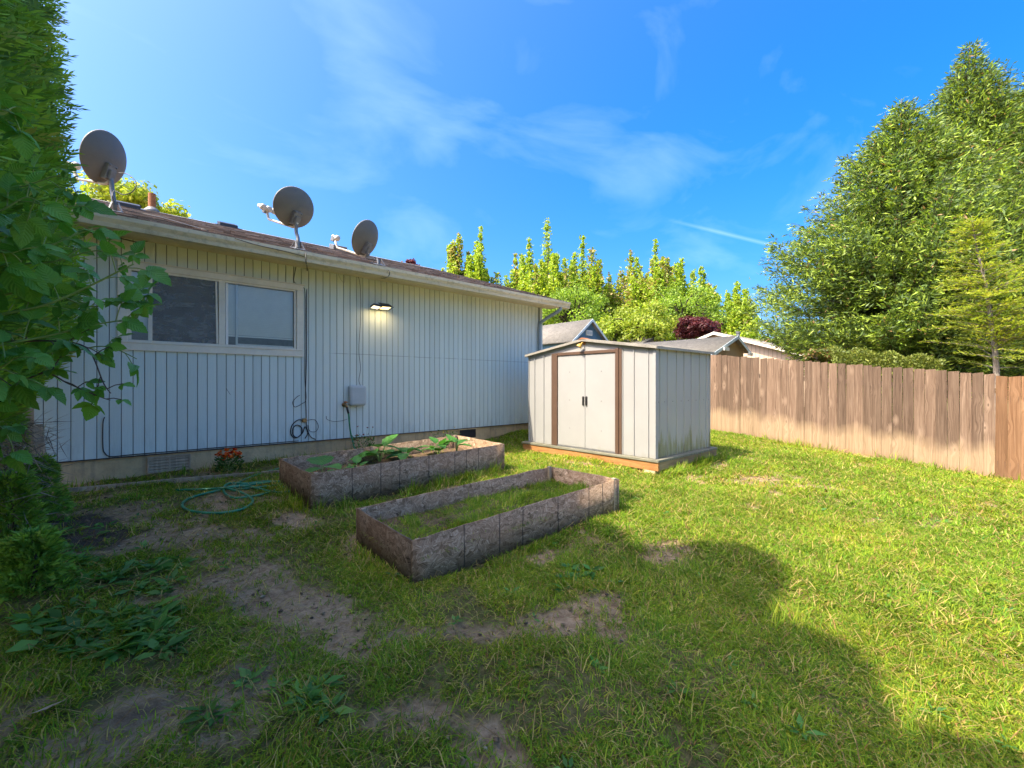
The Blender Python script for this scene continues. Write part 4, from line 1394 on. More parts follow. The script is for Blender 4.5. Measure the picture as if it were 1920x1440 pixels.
def gable_house(name, label, ax, x0, y0, y1, hw_l, hw_r, zr, zl, zrr, wallm, roofm, trimm, zbase, ov=.25):
    """ridge along y at x = x0 (ax='y') or along x at y = x0 (ax='x'); (y0, y1) = span of the ridge"""
    f = (lambda a, b, z: (a, b, z)) if ax == 'y' else (lambda a, b, z: (b, a, z))
    root = thing(name, label, 'house', f(x0, y0, zbase))
    sl_l, sl_r = (zr - zl) / hw_l, (zr - zrr) / hw_r
    a, b = y0 - ov, y1 + ov
    uv_quad('roof_slope', [f(x0 - hw_l, a, zl), f(x0 - hw_l, b, zl), f(x0, b, zr), f(x0, a, zr)], roofm, root)
    uv_quad('roof_slope', [f(x0 + hw_r, a, zrr), f(x0 + hw_r, b, zrr), f(x0, b, zr), f(x0, a, zr)], roofm, root)
    wl, wr = hw_l - .25, hw_r - .25
    g = G()
    poly = [(x0 - wl, zbase), (x0 + wr, zbase), (x0 + wr, zr - sl_r * wr - .08), (x0, zr - .09), (x0 - wl, zr - sl_l * wl - .08)]
    g.prism([f(p, y0, z_) for p, z_ in poly], Vector(f(0, y1 - y0, 0)))
    w = part('wall', g, wallm, root)
    for s, hw, sl2 in ((-1, hw_l, sl_l), (1, hw_r, sl_r)):
        part('barge_board', G().prism([f(x0, a - .02, zr - .005), f(x0 + s * hw, a - .02, zr - sl2 * hw - .005), f(x0 + s * hw, a - .02, zr - sl2 * hw - .15), f(x0, a - .02, zr - .155)], Vector(f(0, .0195, 0))), trimm, root)
    return root, w, f


BH, bw, bf = gable_house('neighbour_house', 'blue gabled house with grey shingle roof behind the shed', 'y', 19.2, 14.9, 21, 1.75, 1.75, 4.95, 3.60, 3.60, M['blue_wall'], M['grey_shingle'], M['pale_blue'], 0.0)
gv = part('gable_vent', G().box(18.92, 19.42, 14.84, 14.898, 4.05, 4.33), M['white_trim'], BH)
for i in range(2):
    part('louvre', G().box(18.97 + i * .22, 19.15 + i * .22, 14.825, 14.8395, 4.10, 4.28), M['grey_plastic'], gv)
NH, nw, nf = gable_house('neighbour_house', 'low house with grey shingle roof and small open gable above the fence', 'y', 20.9, 8.05, 17.5, 4.4, 1.55, 3.60, 2.05, 2.92, M['beige_wall'], M['grey_shingle'], M['pale_blue'], 0.0)
part('eave_box', G().box(19.25, 19.75, 7.72, 7.80, 2.84, 2.98), M['white_trim'], NH)
part('eave_box', G().box(22.05, 22.50, 7.72, 7.80, 2.74, 2.88), M['white_trim'], NH)
N3, nw3, nf3 = gable_house('neighbour_house', 'farther grey-roofed house with a dark gable, between blue house and maroon tree', 'y', 23.8, 13.5, 22, 5.2, 1.6, 4.30, 2.7, 3.55, M['shed_roof'], M['grey_shingle'], M['dark_metal'], 0.0)
BE, bew, bef = gable_house('neighbour_house', 'peach-beige house with a broad low gable beyond the fence', 'x', 10.25, 24.4, 34, 4.6, 4.6, 4.25, 2.72, 2.72, M['beige_wall'], M['grey_shingle'], M['trim'], 0.0, ov=.3)
q = at_depth(1384, 628, 26.5)
part('roof_pipe', G().lathe([(.10, -.6), (.10, .12), (.14, .12), (.14, .2)], q, (0, 0, 1), 10), M['galv'], BE)


# ------------------------------------------------------------------ foliage helpers
def unit(v):
    return v / (np.linalg.norm(v, axis=-1, keepdims=True) + 1e-9)


def diamonds(P, A, N, L, Wd, bend=0.0):
    """leaf quads: base P, axis A, normal N; returns verts (n*4,3)"""
    A = unit(A)
    S = unit(np.cross(A, N))
    Nn = np.cross(S, A)
    L = np.asarray(L)[..., None]
    Wd = np.asarray(Wd)[..., None]
    v = np.stack([P, P + A * L * .45 + S * Wd * .5 - Nn * L * .06, P + A * L - Nn * L * bend, P + A * L * .45 - S * Wd * .5 - Nn * L * .06], 1)
    return v.reshape(-1, 3)


def leaves_obj(name, V, colr, mat_, parent, kind=None):
    n = len(V) // 4
    f = np.arange(n * 4).reshape(n, 4)
    me = array_mesh(name, V - np.array(ORG[parent.name]), [f], mat_, col=np.repeat(colr, 4, 0))
    o = link(name, me, parent)
    ORG[o.name] = ORG[parent.name].copy()
    if kind:
        o['kind'] = kind
    return o


def pick_cols(n, pal, wts, jit=.2):
    pal = np.array(pal)
    i = rng.choice(len(pal), n, p=np.array(wts) / sum(wts))
    return pal[i] * rng.uniform(1 - jit, 1 + jit, (n, 1)) * rng.uniform(.93, 1.07, (n, 3))


def rand_dir(n):
    return unit(rng.normal(size=(n, 3)))


# ------------------------------------------------------------------ tall arborvitae row
def arborvitae_mesh(H, R):
    n = 8600
    z = .95 + (H - 1.05) * rng.random(n) ** 1.1
    prof = R * (.55 + .45 * np.clip((z - .9) / 1.0, 0, 1)) * np.clip(1 - (z / H) ** 2.9, .02, 1) ** .85
    th = rng.random(n) * 2 * np.pi
    lump = .82 + .30 * fbm(th * 1.3, z, .55, 4.0, 3)
    depth = np.where(rng.random(n) < .68, rng.uniform(.86, 1.05, n), rng.uniform(.10, .85, n))
    r = prof * lump * depth
    O = np.stack([np.cos(th), np.sin(th), np.zeros(n)], 1)
    T = np.stack([-np.sin(th), np.cos(th), np.zeros(n)], 1)
    P = O * r[:, None]
    P[:, 2] = z
    A = unit(O * rng.uniform(.25, .9, (n, 1)) + np.array([0, 0, 1]) * rng.uniform(.35, 1.0, (n, 1)) + rand_dir(n) * .25)
    N = unit(T * rng.choice([-1, 1], (n, 1)) + rand_dir(n) * .55)
    S = unit(np.cross(A, N))
    base = pick_cols(n, [(.15, .29, .022), (.20, .37, .028), (.27, .45, .036), (.10, .21, .022), (.32, .33, .06)], [4, 4, 2.5, 2, .5], .18)
    big = np.where(depth < .8, 2.3, 1.0)
    V, Cc = [], []
    for k in range(9):
        tk = .02 + .014 * k
        sg = (-1) ** k
        ang = rng.uniform(.35, .8, (n, 1)) * sg if k < 8 else np.zeros((n, 1))
        ax = unit(A * np.cos(ang) + S * np.sin(ang) + rand_dir(n) * .12)
        V.append(diamonds(P + A * tk, ax, N, rng.uniform(.045, .085, n) * big, rng.uniform(.012, .020, n) * big, .15))
        Cc.append(base * rng.uniform(.85, 1.2, (n, 1)))
    V = np.concatenate(V)
    Cc = np.concatenate(Cc)
    m = len(V) // 4
    return array_mesh('crown', V, [np.arange(m * 4).reshape(m, 4)], M['needle'], col=np.repeat(Cc, 4, 0))


AV = [arborvitae_mesh(8.5, .93), arborvitae_mesh(8.0, .93)]
tg = G().tube([(0, 0, -.3), (.02, 0, 1.5), (0, .03, 4), (0, 0, 7.4)], [.12, .10, .07, .02], 8)
tme = bpy.data.meshes.new('trunk')
tme.from_pydata(tg.v, [], tg.f)
tme.materials.append(M['bark'])
av_spots = [(-1.24, 5.55, .86, 0), (-1.22, 4.75, .80, 1), (-1.28, 3.95, .92, 0), (-1.26, 3.15, .78, 1), (-1.30, 2.35, .84, 0), (-1.34, 1.55, .74, 1), (-1.36, .75, .65, 0)]
for i, (x, y, s, k) in enumerate(av_spots):
    r = thing('arborvitae_tree', 'tall dense arborvitae conifer in the hedge row beside the house', 'tree', (x, y, gz(x, y)), 'arborvitae hedge row')
    r.rotation_euler = (0, 0, i * 1.9)
    r.scale = (1, 1, s)
    link('trunk', tme, r)
    link('crown', AV[k], r)

# dead brown twigs at the foot of the hedge
n = 2600
u = rng.random((n, 3))
P = np.stack([-.98 + u[:, 0] * .50, 4.2 + u[:, 1] * 1.7, .25 + u[:, 2] * .85], 1)
P[:, 0] += rng.normal(0, .05, n)
A = unit(rand_dir(n) + np.array([.35, -.2, -.25]))
dt = thing('dead_branches', 'tangle of dead grey-brown twigs under the hedge', 'twigs', (-.75, 5.0, gz(-.75, 5)))
leaves_obj('twig', diamonds(P, A, rand_dir(n), rng.uniform(.08, .30, n), rng.uniform(.004, .008, n), .2),
           pick_cols(n, [(.20, .17, .16), (.30, .25, .22), (.13, .10, .09), (.38, .31, .22)], [4, 3, 2, 1]), M['needle'], dt, kind='stuff')
# fresh low shoots in front of them
def shoot_clump(label, x, y, h, w, n):
    z0 = gz(x, y)
    r = thing('conifer_shoot', label, 'shrub', (x, y, z0))
    part('stem', G().tube([(x, y, z0 - .03), (x + .03, y - .02, z0 + h * .5), (x, y, z0 + h * .92)], [.014, .010, .004], 6), M['bark'], r)
    zz = rng.random(n) ** .9 * h
    th = rng.random(n) * 2 * np.pi
    rr = w * (1 - .55 * zz / h) * rng.uniform(.2, 1.05, n)
    P = np.stack([x + rr * np.cos(th), y + rr * np.sin(th), z0 + zz], 1)
    A = unit(np.stack([np.cos(th), np.sin(th), rng.uniform(-.1, 1.2, n)], 1) + rand_dir(n) * .4)
    base = pick_cols(n, [(.15, .28, .035), (.21, .37, .045), (.28, .45, .06)], [3, 3, 1.5])
    V = np.concatenate([diamonds(P + rand_dir(n) * .012, unit(A + rand_dir(n) * .5), rand_dir(n), rng.uniform(.03, .06, n), rng.uniform(.010, .016, n), .1) for _ in range(5)])
    leaves_obj('foliage', V, np.tile(base, (5, 1)), M['needle'], r)


shoot_clump('low green conifer shoots beside the leaning timber', -.66, 5.75, .85, .13, 900)
shoot_clump('bushy green conifer regrowth at the foot of the hedge', -.52, 5.30, .55, .26, 1300)
shoot_clump('yellow-green conifer tuft by the hedge base at the picture edge', -.52, 4.35, .62, .20, 1100)
shoot_clump('small conifer seedling at the front of the hedge', -.38, 3.9, .34, .20, 800)


# ------------------------------------------------------------------ bramble reaching in from the hedge
def leaflet_mesh(seed):
    r = random.Random(seed)
    n = 9
    vs2, fs2, uv = [], [], []
    fold, droop = r.uniform(.10, .30), r.uniform(.05, .35)
    wmax = r.uniform(.33, .42)
    tw = r.uniform(-.15, .15)
    for i in range(n + 1):
        f = i / n
        w = wmax * (math.sin(math.pi * min(1, f ** .75)) ** .75) * (1 - .25 * f) if 0 < f < 1 else .0
        z0 = -droop * f * f
        for s in (-1, -.5, 0, .5, 1):
            ser = 1 + (.10 if i % 2 else -.06) * (abs(s) == 1) + r.uniform(-.04, .04) * (abs(s) == 1)
            x = s * w * ser
            wav = .05 * math.sin(f * 14 + s * 2) * abs(s)
            vs2.append((x, f + (.03 if abs(s) == 1 else 0) * f, z0 + fold * abs(x) + wav * w + tw * x * f))
            uv.append((s * .5 + .5, f))
    for i in range(n):
        for j in range(4):
            a = i * 5 + j
            fs2.append((a, a + 1, a + 6, a + 5))
    return array_mesh('leaf', np.array(vs2), [np.array(fs2)], M['bramble'], smooth=True, uv=np.array(uv))


def broad_leaf_mat(name, c0, c1, vein, trans=.3, rough=.42):
    t = NT(name)
    U = t.sep(t.coord('UV'))
    au = t.math('ABSOLUTE', t.math('SUBTRACT', U[0], 0.5))
    ph = t.math('SUBTRACT', U[1], t.math('MULTIPLY', au, 0.55))
    sw = t.math('ABSOLUTE', t.math('SINE', t.math('MULTIPLY', ph, 26.0)))
    v = t.math('MAXIMUM', t.rng(sw, 0.0, 0.22, 1, 0), t.rng(au, 0.012, 0.035, 1, 0))
    oi = t.n('ObjectInfo').outputs['Random']
    f = t.tex(t.coord('Object'), 4.0, 4, 0.6)
    col = t.mix(t.math('ADD', t.math('MULTIPLY', oi, 0.75), t.math('MULTIPLY', f, 0.25)), c0, c1)
    col = t.mix(t.math('MULTIPLY', v, 0.22), col, vein)
    b = t.n('BsdfPrincipled', {'Base Color': col, 'Roughness': rough, 'Specular IOR Level': 0.28, 'Normal': t.bump(sw, 0.3, 0.02)})
    tr = t.n('BsdfTranslucent', {'Color': t.mix(1.0, col, (1.3, 1.5, .7), 'MULTIPLY')})
    mx = t.n('MixShader', {0: trans, 1: b.outputs[0], 2: tr.outputs[0]})
    t.t.links.new(mx.outputs[0], t.out.inputs['Surface'])
    return t.m


M['bramble'] = broad_leaf_mat('bramble_leaf', (.075, .20, .032), (.18, .41, .06), (.30, .50, .11))
M['lush'] = broad_leaf_mat('lush_leaf', (.055, .17, .035), (.11, .29, .05), (.16, .34, .09), .3, .38)
LEAFM = [leaflet_mesh(i) for i in range(6)]
LUSHM = []
for me_ in LEAFM:
    m2 = me_.copy()
    m2.materials.clear()
    m2.materials.append(M['lush'])
    LUSHM.append(m2)


def put_leaf(meshes_, p, axis, up, size, parent, width=1.0):
    A = Vector(axis).normalized()
    U = Vector(up)
    U = (U - A * U.dot(A))
    U = U.normalized() if U.length > 1e-4 else A.orthogonal().normalized()
    X_ = A.cross(U)
    m4 = Matrix((X_ * size * width, A * size, U * size)).transposed().to_4x4()
    m4.translation = Vector(p) - ORG[parent.name]
    o = link('leaf', random.choice(meshes_), parent)
    o.matrix_local = m4
    return o


M['cane'] = mat_plain('bramble_cane', (.22, .32, .08), 0.5, 0, 0.2, 10)
M['old_cane'] = mat_plain('old_cane', (.09, .06, .045), 0.6, 0, 0.3, 10)
canes = [
    ('cane', [(-140, 560, 1.30), (-20, 520, 1.38), (60, 478, 1.42), (130, 445, 1.46), (200, 420, 1.50)], .0040),
    ('cane', [(-140, 620, 1.28), (0, 590, 1.34), (90, 570, 1.38), (170, 535, 1.42), (230, 505, 1.45), (262, 490, 1.47)], .0045),
    ('cane', [(-140, 440, 1.4), (-40, 440, 1.45), (40, 425, 1.5), (100, 400, 1.54), (140, 375, 1.56)], .0035),
    ('cane', [(-140, 690, 1.26), (-10, 650, 1.32), (90, 630, 1.38), (170, 610, 1.42), (230, 600, 1.46), (270, 590, 1.5)], .0040),
    ('old_cane', [(-140, 640, 1.35), (20, 640, 1.42), (110, 640, 1.45), (165, 655, 1.48), (195, 720, 1.48), (215, 745, 1.48)], .0036),
    ('old_cane', [(-140, 760, 1.3), (0, 735, 1.36), (80, 700, 1.4), (130, 720, 1.44), (190, 745, 1.48), (215, 752, 1.5)], .0036),
    ('cane', [(-140, 700, 1.2), (-40, 690, 1.25), (30, 700, 1.28), (60, 735, 1.3)], .0040),
    ('cane', [(-140, 240, 1.25), (-60, 215, 1.25), (0, 205, 1.27), (40, 225, 1.29)], .0028),
    ('cane', [(-140, 800, 1.3), (-60, 790, 1.35), (0, 800, 1.38), (30, 850, 1.38)], .0030),
    ('cane', [(-140, 500, 1.2), (-60, 480, 1.25), (10, 470, 1.28), (50, 500, 1.3)], .0035),
    ('cane', [(-140, 600, 1.42), (-20, 560, 1.48), (80, 545, 1.52), (170, 575, 1.56), (240, 560, 1.6), (305, 590, 1.62)], .0040),
    ('cane', [(-140, 640, 1.50), (0, 620, 1.55), (110, 660, 1.58), (200, 650, 1.62), (290, 690, 1.65)], .0038),
    ('cane', [(-140, 540, 1.55), (0, 500, 1.6), (100, 490, 1.64), (190, 470, 1.68), (280, 500, 1.7)], .0038),
    ('cane', [(-140, 360, 1.5), (-40, 350, 1.55), (40, 350, 1.6), (110, 330, 1.62), (160, 350, 1.64)], .0032),
    ('cane', [(-140, 720, 1.15), (-60, 700, 1.2), (0, 690, 1.22), (40, 660, 1.24)], .0036),
    ('cane', [(-140, 420, 1.15), (-60, 400, 1.2), (0, 395, 1.22), (50, 370, 1.24), (90, 390, 1.26)], .0034),
]
bram = thing('bramble', 'leafy green bramble canes arching out of the hedge', 'bramble', (-.75, 1.75, gz(-.75, 1.75)))
TOL = np.array((FW * -1))
for ci, (mn, pts, rad) in enumerate(canes):
    sp_ = spline([at_depth(*p) for p in pts], 8)
    m = len(sp_)
    keepn = max(8, int(m * .93))
    sp_ = sp_[:keepn]
    m = len(sp_)
    co = part('cane', G().tube(sp_, [rad * (1.15 - .75 * i / m) for i in range(m)], 6), M[mn], bram, smooth=True)
    step = 3 if mn == 'cane' else 4
    i0 = 6
    for i in range(i0, m, step):
        p = np.array(sp_[i])
        tng = unit(np.array(sp_[min(i + 1, m - 1)]) - np.array(sp_[i - 1]))
        sgn = 1 if (i // step) % 2 else -1
        outd = unit(tng * random.uniform(.3, .9) + np.cross(tng, TOL) * sgn * random.uniform(.3, 1.0) + np.array([0, 0, random.uniform(-.1, .45)]) + rng.normal(0, .25, 3))
        L = random.uniform(.035, .075)
        q = p + outd * L
        part('leaf_stalk', G().tube([p, p + outd * L * .5 + np.array([0, 0, .004]), q], .0016, 5), M[mn], bram)
        sz = random.uniform(.036, .080) * (1.0 if mn == 'cane' else .72)
        up = unit(np.array([0, 0, 1]) * .9 + TOL * random.uniform(.0, .9) + rng.normal(0, .35, 3))
        droop = np.array([0, 0, -random.uniform(.15, .6)])
        put_leaf(LEAFM, q, outd + droop, up, sz * 1.12, bram, 1.1)
        sd_ = unit(np.cross(outd, up))
        for s in (-1, 1):
            put_leaf(LEAFM, q - outd * .006, sd_ * s + outd * .35 + droop * .8, up + rng.normal(0, .2, 3), sz * .9, bram)
        if random.random() < .35:
            for s in (-1, 1):
                put_leaf(LEAFM, q - outd * .01, sd_ * s * .8 - outd * .55 + droop, up + rng.normal(0, .2, 3), sz * .62, bram)


# ------------------------------------------------------------------ firs beyond the fence
def fir(label, x, y, H, R, zw, seed, dens=1.0):
    """zw: height of the widest whorl"""
    z0 = 0.0
    root = thing('fir_tree', label, 'tree', (x, y, z0), 'firs beyond the fence')
    part('trunk', G().tube([(x, y, -.3), (x + .05, y, H * .35), (x, y + .04, H * .7), (x, y, H)], [.28, .2, .09, .01], 10), M['bark'], root, smooth=True)
    rr = np.random.default_rng(seed)
    Ps, As, Ns, Ls, Ws, Cs = [], [], [], [], [], []
    br = G()
    whorls = []
    z = 1.7
    while z < H - .15:
        prof = (1 - (z - zw) / (H - zw)) ** 1.02 if z > zw else .25 + .75 * (z / zw)
        Lb = R * max(prof, .02)
        nb = int((10 + 17 * prof) * dens)
        ph = rr.random() * 6.28
        whorls.append(z)
        for k in range(nb):
            a = ph + 2 * np.pi * k / nb + rr.normal(0, .18)
            L = Lb * (rr.uniform(.84, 1.05) if rr.random() < .8 else rr.uniform(.6, .85)) + .12
            zz = z + rr.uniform(-.07, .07)
            lift = rr.uniform(-.05, .30) if z > zw else rr.uniform(-.30, .05)
            o = np.array([math.cos(a), math.sin(a), 0])
            tt = np.linspace(0, 1, 7)
            curve = np.stack([x + o[0] * L * tt, y + o[1] * L * tt, zz + L * (lift * tt - .22 * np.sin(tt * 2.6) + .20 * tt ** 3)], 1)
            if L > .5:
                br.tube([tuple(c) for c in curve[::2]], [.035 * L / R + .008, .02, .012, .004], 5, caps=False)
            side = np.array([-o[1], o[0], 0])
            bt = rr.uniform(.6, 1.3)
            ns = int(L / .115) + 2
            for s in range(ns):
                f = .22 + .80 * (s + rr.random()) / ns if L > .8 else (s + rr.random()) / ns
                f = min(f, 1.0)
                p0 = np.array([np.interp(f, tt, curve[:, i]) for i in range(3)])
                sl = (.20 + .42 * (.3 + .7 * (1 - f)) * min(1, L / 2.5)) * rr.uniform(.6, 1.25) * min(1, (L + .35) / 1.3)
                nt = max(2, int(sl / .056))
                for sg in (-1, 1):
                    d = unit(o * rr.uniform(.5, .95) + side * sg * rr.uniform(.5, 1.0) + np.array([0, 0, rr.uniform(-.35, .30)]))
                    ts = (np.arange(nt) + rr.random(nt) * .7) / nt * sl
                    pp = p0 + d * ts[:, None] - np.array([0, 0, 1]) * (ts[:, None] ** 2) * .4 + rr.normal(0, .02, (nt, 3))
                    ax = unit(d + o * .3 + rr.normal(0, .6, (nt, 3)) + np.array([0, 0, .2]))
                    Ps.append(pp)
                    As.append(ax)
                    Ns.append(unit(rr.normal(size=(nt, 3)) + np.array([0, 0, .6])))
                    Ls.append(rr.uniform(.12, .23, nt))
                    Ws.append(rr.uniform(.032, .052, nt))
                    new = (ts / sl > .55) & (rr.random(nt) < .75)
                    c = np.where(new[:, None], np.array([[.31, .40, .048]]), np.array([[.10, .155, .032]])) * bt * rr.uniform(.75, 1.25, (nt, 1)) * rr.uniform(.9, 1.1, (nt, 3))
                    cone = rr.random(nt) < (.022 if z > H * .3 else .004)
                    c[cone] = np.array([.45, .25, .11])
                    Cs.append(c)
        z += (.40 + rr.uniform(-.05, .05)) * (1 if z < H * .75 else .62)
    Pa, Aa, Na, La, Wa, Ca = map(np.concatenate, (Ps, As, Ns, Ls, Ws, Cs))
    V = diamonds(Pa, Aa, Na, La, Wa, .1)
    # fill between the boughs: short upswept twigs in clumps just inside the outline
    m = 44000
    zz = 1.5 + (H - 1.8) * (1 - np.sqrt(rr.random(m)))
    wz = np.array(whorls)
    near = wz[np.abs(zz[:, None] - wz[None]).argmin(1)]
    zz = near + rr.normal(.04, .075, m)
    pr = np.where(zz > zw, np.clip(1 - (zz - zw) / (H - zw), 0, 1) ** 1.02, .25 + .75 * zz / zw)
    th = rr.random(m) * 6.28
    cl_ = fbm(th * 2.2 + zz * .1, zz * 1.25, .62, seed, 3)
    rad = R * pr * (.55 + .62 * cl_ + rr.normal(0, .10, m))
    ok = (cl_ > .46) & (zz > zw * .62)
    o2 = np.stack([np.cos(th), np.sin(th), np.zeros(m)], 1)
    Pf = o2 * rad[:, None] + np.array([x, y, 0])
    Pf[:, 2] = zz
    Af = unit(o2 * .7 + np.array([0, 0, .35]) + rr.normal(0, .7, (m, 3)))
    newf = rr.random(m) < .45
    Cf = np.where(newf[:, None], np.array([[.31, .40, .048]]), np.array([[.10, .155, .032]])) * rr.uniform(.75, 1.25, (m, 1))
    V = np.concatenate([V, diamonds(Pf[ok], Af[ok], unit(rr.normal(size=(m, 3)) + np.array([0, 0, .6]))[ok], rr.uniform(.12, .22, m)[ok], rr.uniform(.034, .056, m)[ok], .1)])
    Ca = np.concatenate([Ca, Cf[ok]])
    part('branches', br, M['bark'], root, kind='stuff')
    leaves_obj('crown', V, Ca, M['needle'], root)
    return root, len(V) // 4


def spot(px, z):
    q = at_depth(px, 720, z)
    return q[0], q[1]


nf = 0
x, y = spot(1690, 15.0)
fir1, k_ = fir('broad fir with a sharp top, its skirt spreading lowest over the fence', x, y, 1.4 + 535 / FPX * 15.0, 4.5, 4.3, 5)
x, y = spot(1818, 16.5)
fir2, k2_ = fir('tallest fir, its pointed top reaching the upper edge of the photo', x, y, 1.4 + 640 / FPX * 16.5, 4.7, 3.9, 9)
x, y = spot(1960, 15.5)
r3 = thing('fir_tree', 'fir cut off by the photo edge beside the tallest fir', 'tree', (x, y, 0), 'firs beyond the fence')
for ch in fir1.children:
    c3 = ch.copy()
    C.objects.link(c3)
    c3.parent = r3
r3.rotation_euler = (0, 0, 2.4)
r3.scale = (.92, .92, (1.4 + 620 / FPX * 15.5) / (1.4 + 535 / FPX * 15.0))
nf = k_ + k2_
print('fir quads', nf)

# young yellow-green larch-like tree in front of the firs
x, y = spot(1868, 9.8)
r = thing('young_larch_tree', 'slender young yellow-green tree with pale trunk in front of the firs', 'tree', (x, y, 0))
Z_ = 9.8
tp_ = [at_depth(px, py, Z_ + dz) for px, py, dz in ((1872, 760, 0), (1868, 690, 0), (1858, 600, 0), (1845, 520, .05), (1830, 460, .1), (1822, 405, .1))]
tp_[0][2] = -.1
sp_ = spline(tp_, 6)
part('trunk', G().tube(sp_, [.062 - .056 * i / len(sp_) for i in range(len(sp_))], 8), M['pale_bark'], r, smooth=True)
Ps, As, Ns, Ls, Cs = [], [], [], [], []
bg_ = G()
for i in range(150):
    f = rng.uniform(.22, .99)
    p0 = np.array(sp_[int(f * (len(sp_) - 1))])
    a = rng.uniform(0, 6.28)
    L = (1.05 * (1 - f) ** .8 + .22) * rng.uniform(.6, 1.25)
    o = np.array([math.cos(a), math.sin(a), rng.uniform(-.05, .55)])
    pts = [p0 + o * L * s + np.array([0, 0, -.12 * L * s * s]) for s in (0, .5, 1)]
    bg_.tube(pts, [.014 * (1 - f) + .005, .006, .002], 5, caps=False)
    nt = int(L * 95)
    s = rng.random(nt) ** .8
    side = unit(np.cross(o, [0, 0, 1]))
    pp = p0 + o * (L * s)[:, None] + np.array([0, 0, -.12]) * (L * s * s)[:, None] + side * (rng.normal(0, .13, nt) * (1 - s * .5))[:, None] + rng.normal(0, .02, (nt, 3))
    Ps.append(pp)
    As.append(unit(o + side * rng.choice([-1, 1], nt)[:, None] * rng.uniform(.4, 1.2, nt)[:, None] + rng.normal(0, .3, (nt, 3))))
    Ns.append(unit(rng.normal(0, .35, (nt, 3)) + np.array([0, 0, 1])))
    Ls.append(rng.uniform(.06, .13, nt))
Pa, Aa, Na, La = map(np.concatenate, (Ps, As, Ns, Ls))
part('branches', bg_, M['pale_bark'], r, kind='stuff')
leaves_obj('crown', diamonds(Pa, Aa, Na, La, La * .28), pick_cols(len(Pa), [(.31, .36, .035), (.40, .42, .045), (.23, .31, .04), (.44, .39, .07)], [4, 3, 2, 1]), M['leaf'], r)


# ------------------------------------------------------------------ broad-leaved trees
def plume_tree(name, label, px, z, top_py, wpx, seed, group, tan=.15, zc=3.0):
    """upswept poplar: many steep branches, each a narrow plume of leaves"""
    rr = np.random.default_rng(seed)
    x, y = spot(px, z)
    H = CAMZ + (720 - top_py) / FPX * z
    Wd = 1.22 * wpx / FPX * z / 2
    root = thing(name, label, 'tree', (x, y, 0), group)
    part('trunk', G().tube([(x, y, -.3), (x + .1, y, H * .3), (x, y, H * .85)], [.22, .16, .03], 8), M['bark'], root, smooth=True)
    br = G()
    Ps, Cs = [], []
    nb = 46
    for k in range(nb):
        a = rr.random() * 6.28
        rad = Wd * .95 * math.sqrt(rr.random())
        hb = rr.uniform(.05, .45) * H
        ht = H * (1 - .24 * (rad / Wd) ** 1.6) * rr.uniform(.66, 1.0) if k > 0 else H
        if k == 0:
            rad = .1
        o = np.array([math.cos(a), math.sin(a), 0])
        s = np.linspace(0, 1, 6)
        cx = np.array([x, y, 0]) + o * (rad * (s ** .45))[:, None]
        cx[:, 2] = hb + (ht - hb) * s
        br.tube([tuple(c) for c in cx[::2]] + [tuple(cx[-1])], [.05, .035, .02, .008], 4, caps=False)
        nl = int((ht - hb) * 84)
        f = rr.random(nl) ** .9
        w = (.50 * (1 - f) ** .7 + .10) * rr.uniform(.7, 1.3)
        # clustered along the branch
        f = np.clip(f + .012 * np.sin(f * 90 + k), 0, 1)
        pc = np.stack([np.interp(f, s, cx[:, i]) for i in range(3)], 1)
        Ps.append(pc + rr.normal(0, 1, (nl, 3)) * (w * .75)[:, None] * np.array([1, 1, .8]))
        tanb = rr.random() < tan * 1.5
        palr = np.array([(.29, .41, .033), (.38, .48, .042), (.48, .53, .055), (.20, .31, .033), (.42, .32, .13)])
        pr = np.array([3, 4, 3, 1.5, 7 if tanb else .15])
        Cs.append(palr[rr.choice(5, nl, p=pr / pr.sum())] * rr.uniform(.8, 1.2, (nl, 1)))
    # fuller leafy skirt low down
    nl = 5200
    a = rr.random(nl) * 6.28
    q = Wd * 1.05 * np.sqrt(rr.random(nl))
    Ps.append(np.stack([x + q * np.cos(a), y + q * np.sin(a), H * (.12 + .42 * rr.random(nl))], 1))
    palr = np.array([(.29, .41, .033), (.38, .48, .042), (.48, .53, .055), (.20, .31, .033)])
    Cs.append(palr[rr.choice(4, nl)] * rr.uniform(.8, 1.2, (nl, 1)))
    P = np.concatenate(Ps)
    n = len(P)
    A = unit(rr.normal(size=(n, 3)) + np.array([0, 0, .25]))
    N = unit(rr.normal(size=(n, 3)) + np.array([-.2, 0, .6]))
    L = rr.uniform(.17, .32, n) * z / 44
    part('branches', br, M['bark'], root, kind='stuff')
    leaves_obj('crown', diamonds(P, A, N, L, L * .85), np.concatenate(Cs), M['leaf'], root)


PG = 'upswept poplars behind the houses'
plume_tree('poplar_tree', 'sparse tan-tinged poplar just above the house ridge end', 858, 46, 440, 66, 21, PG, .5)
plume_tree('poplar_tree', 'narrow green poplar rising beside the sparse tan one', 903, 44, 427, 62, 22, PG, .1)
plume_tree('poplar_tree', 'short poplar in the dip between two tall clumps above the roof', 966, 47, 478, 70, 23, PG, .4)
plume_tree('poplar_tree', 'tallest poplar, multi-pointed, behind the blue gable', 1028, 43, 412, 104, 24, PG, .1)
plume_tree('poplar_tree', 'poplar leaning on the tallest one with bare greyish tips', 1093, 45, 446, 96, 25, PG, .3)
plume_tree('poplar_tree', 'loose poplar behind the yellow-green shrub tree', 1184, 46, 474, 88, 26, PG, .5)
plume_tree('poplar_tree', 'tall poplar above the yellow-green shrub tree', 1228, 43, 453, 84, 27, PG, .2)
plume_tree('poplar_tree', 'green poplar standing over the maroon tree', 1276, 44, 486, 70, 28, PG, .1)
plume_tree('poplar_tree', 'slim poplar with stepped outline above the maroon tree edge', 1314, 45, 500, 54, 29, PG, .1)
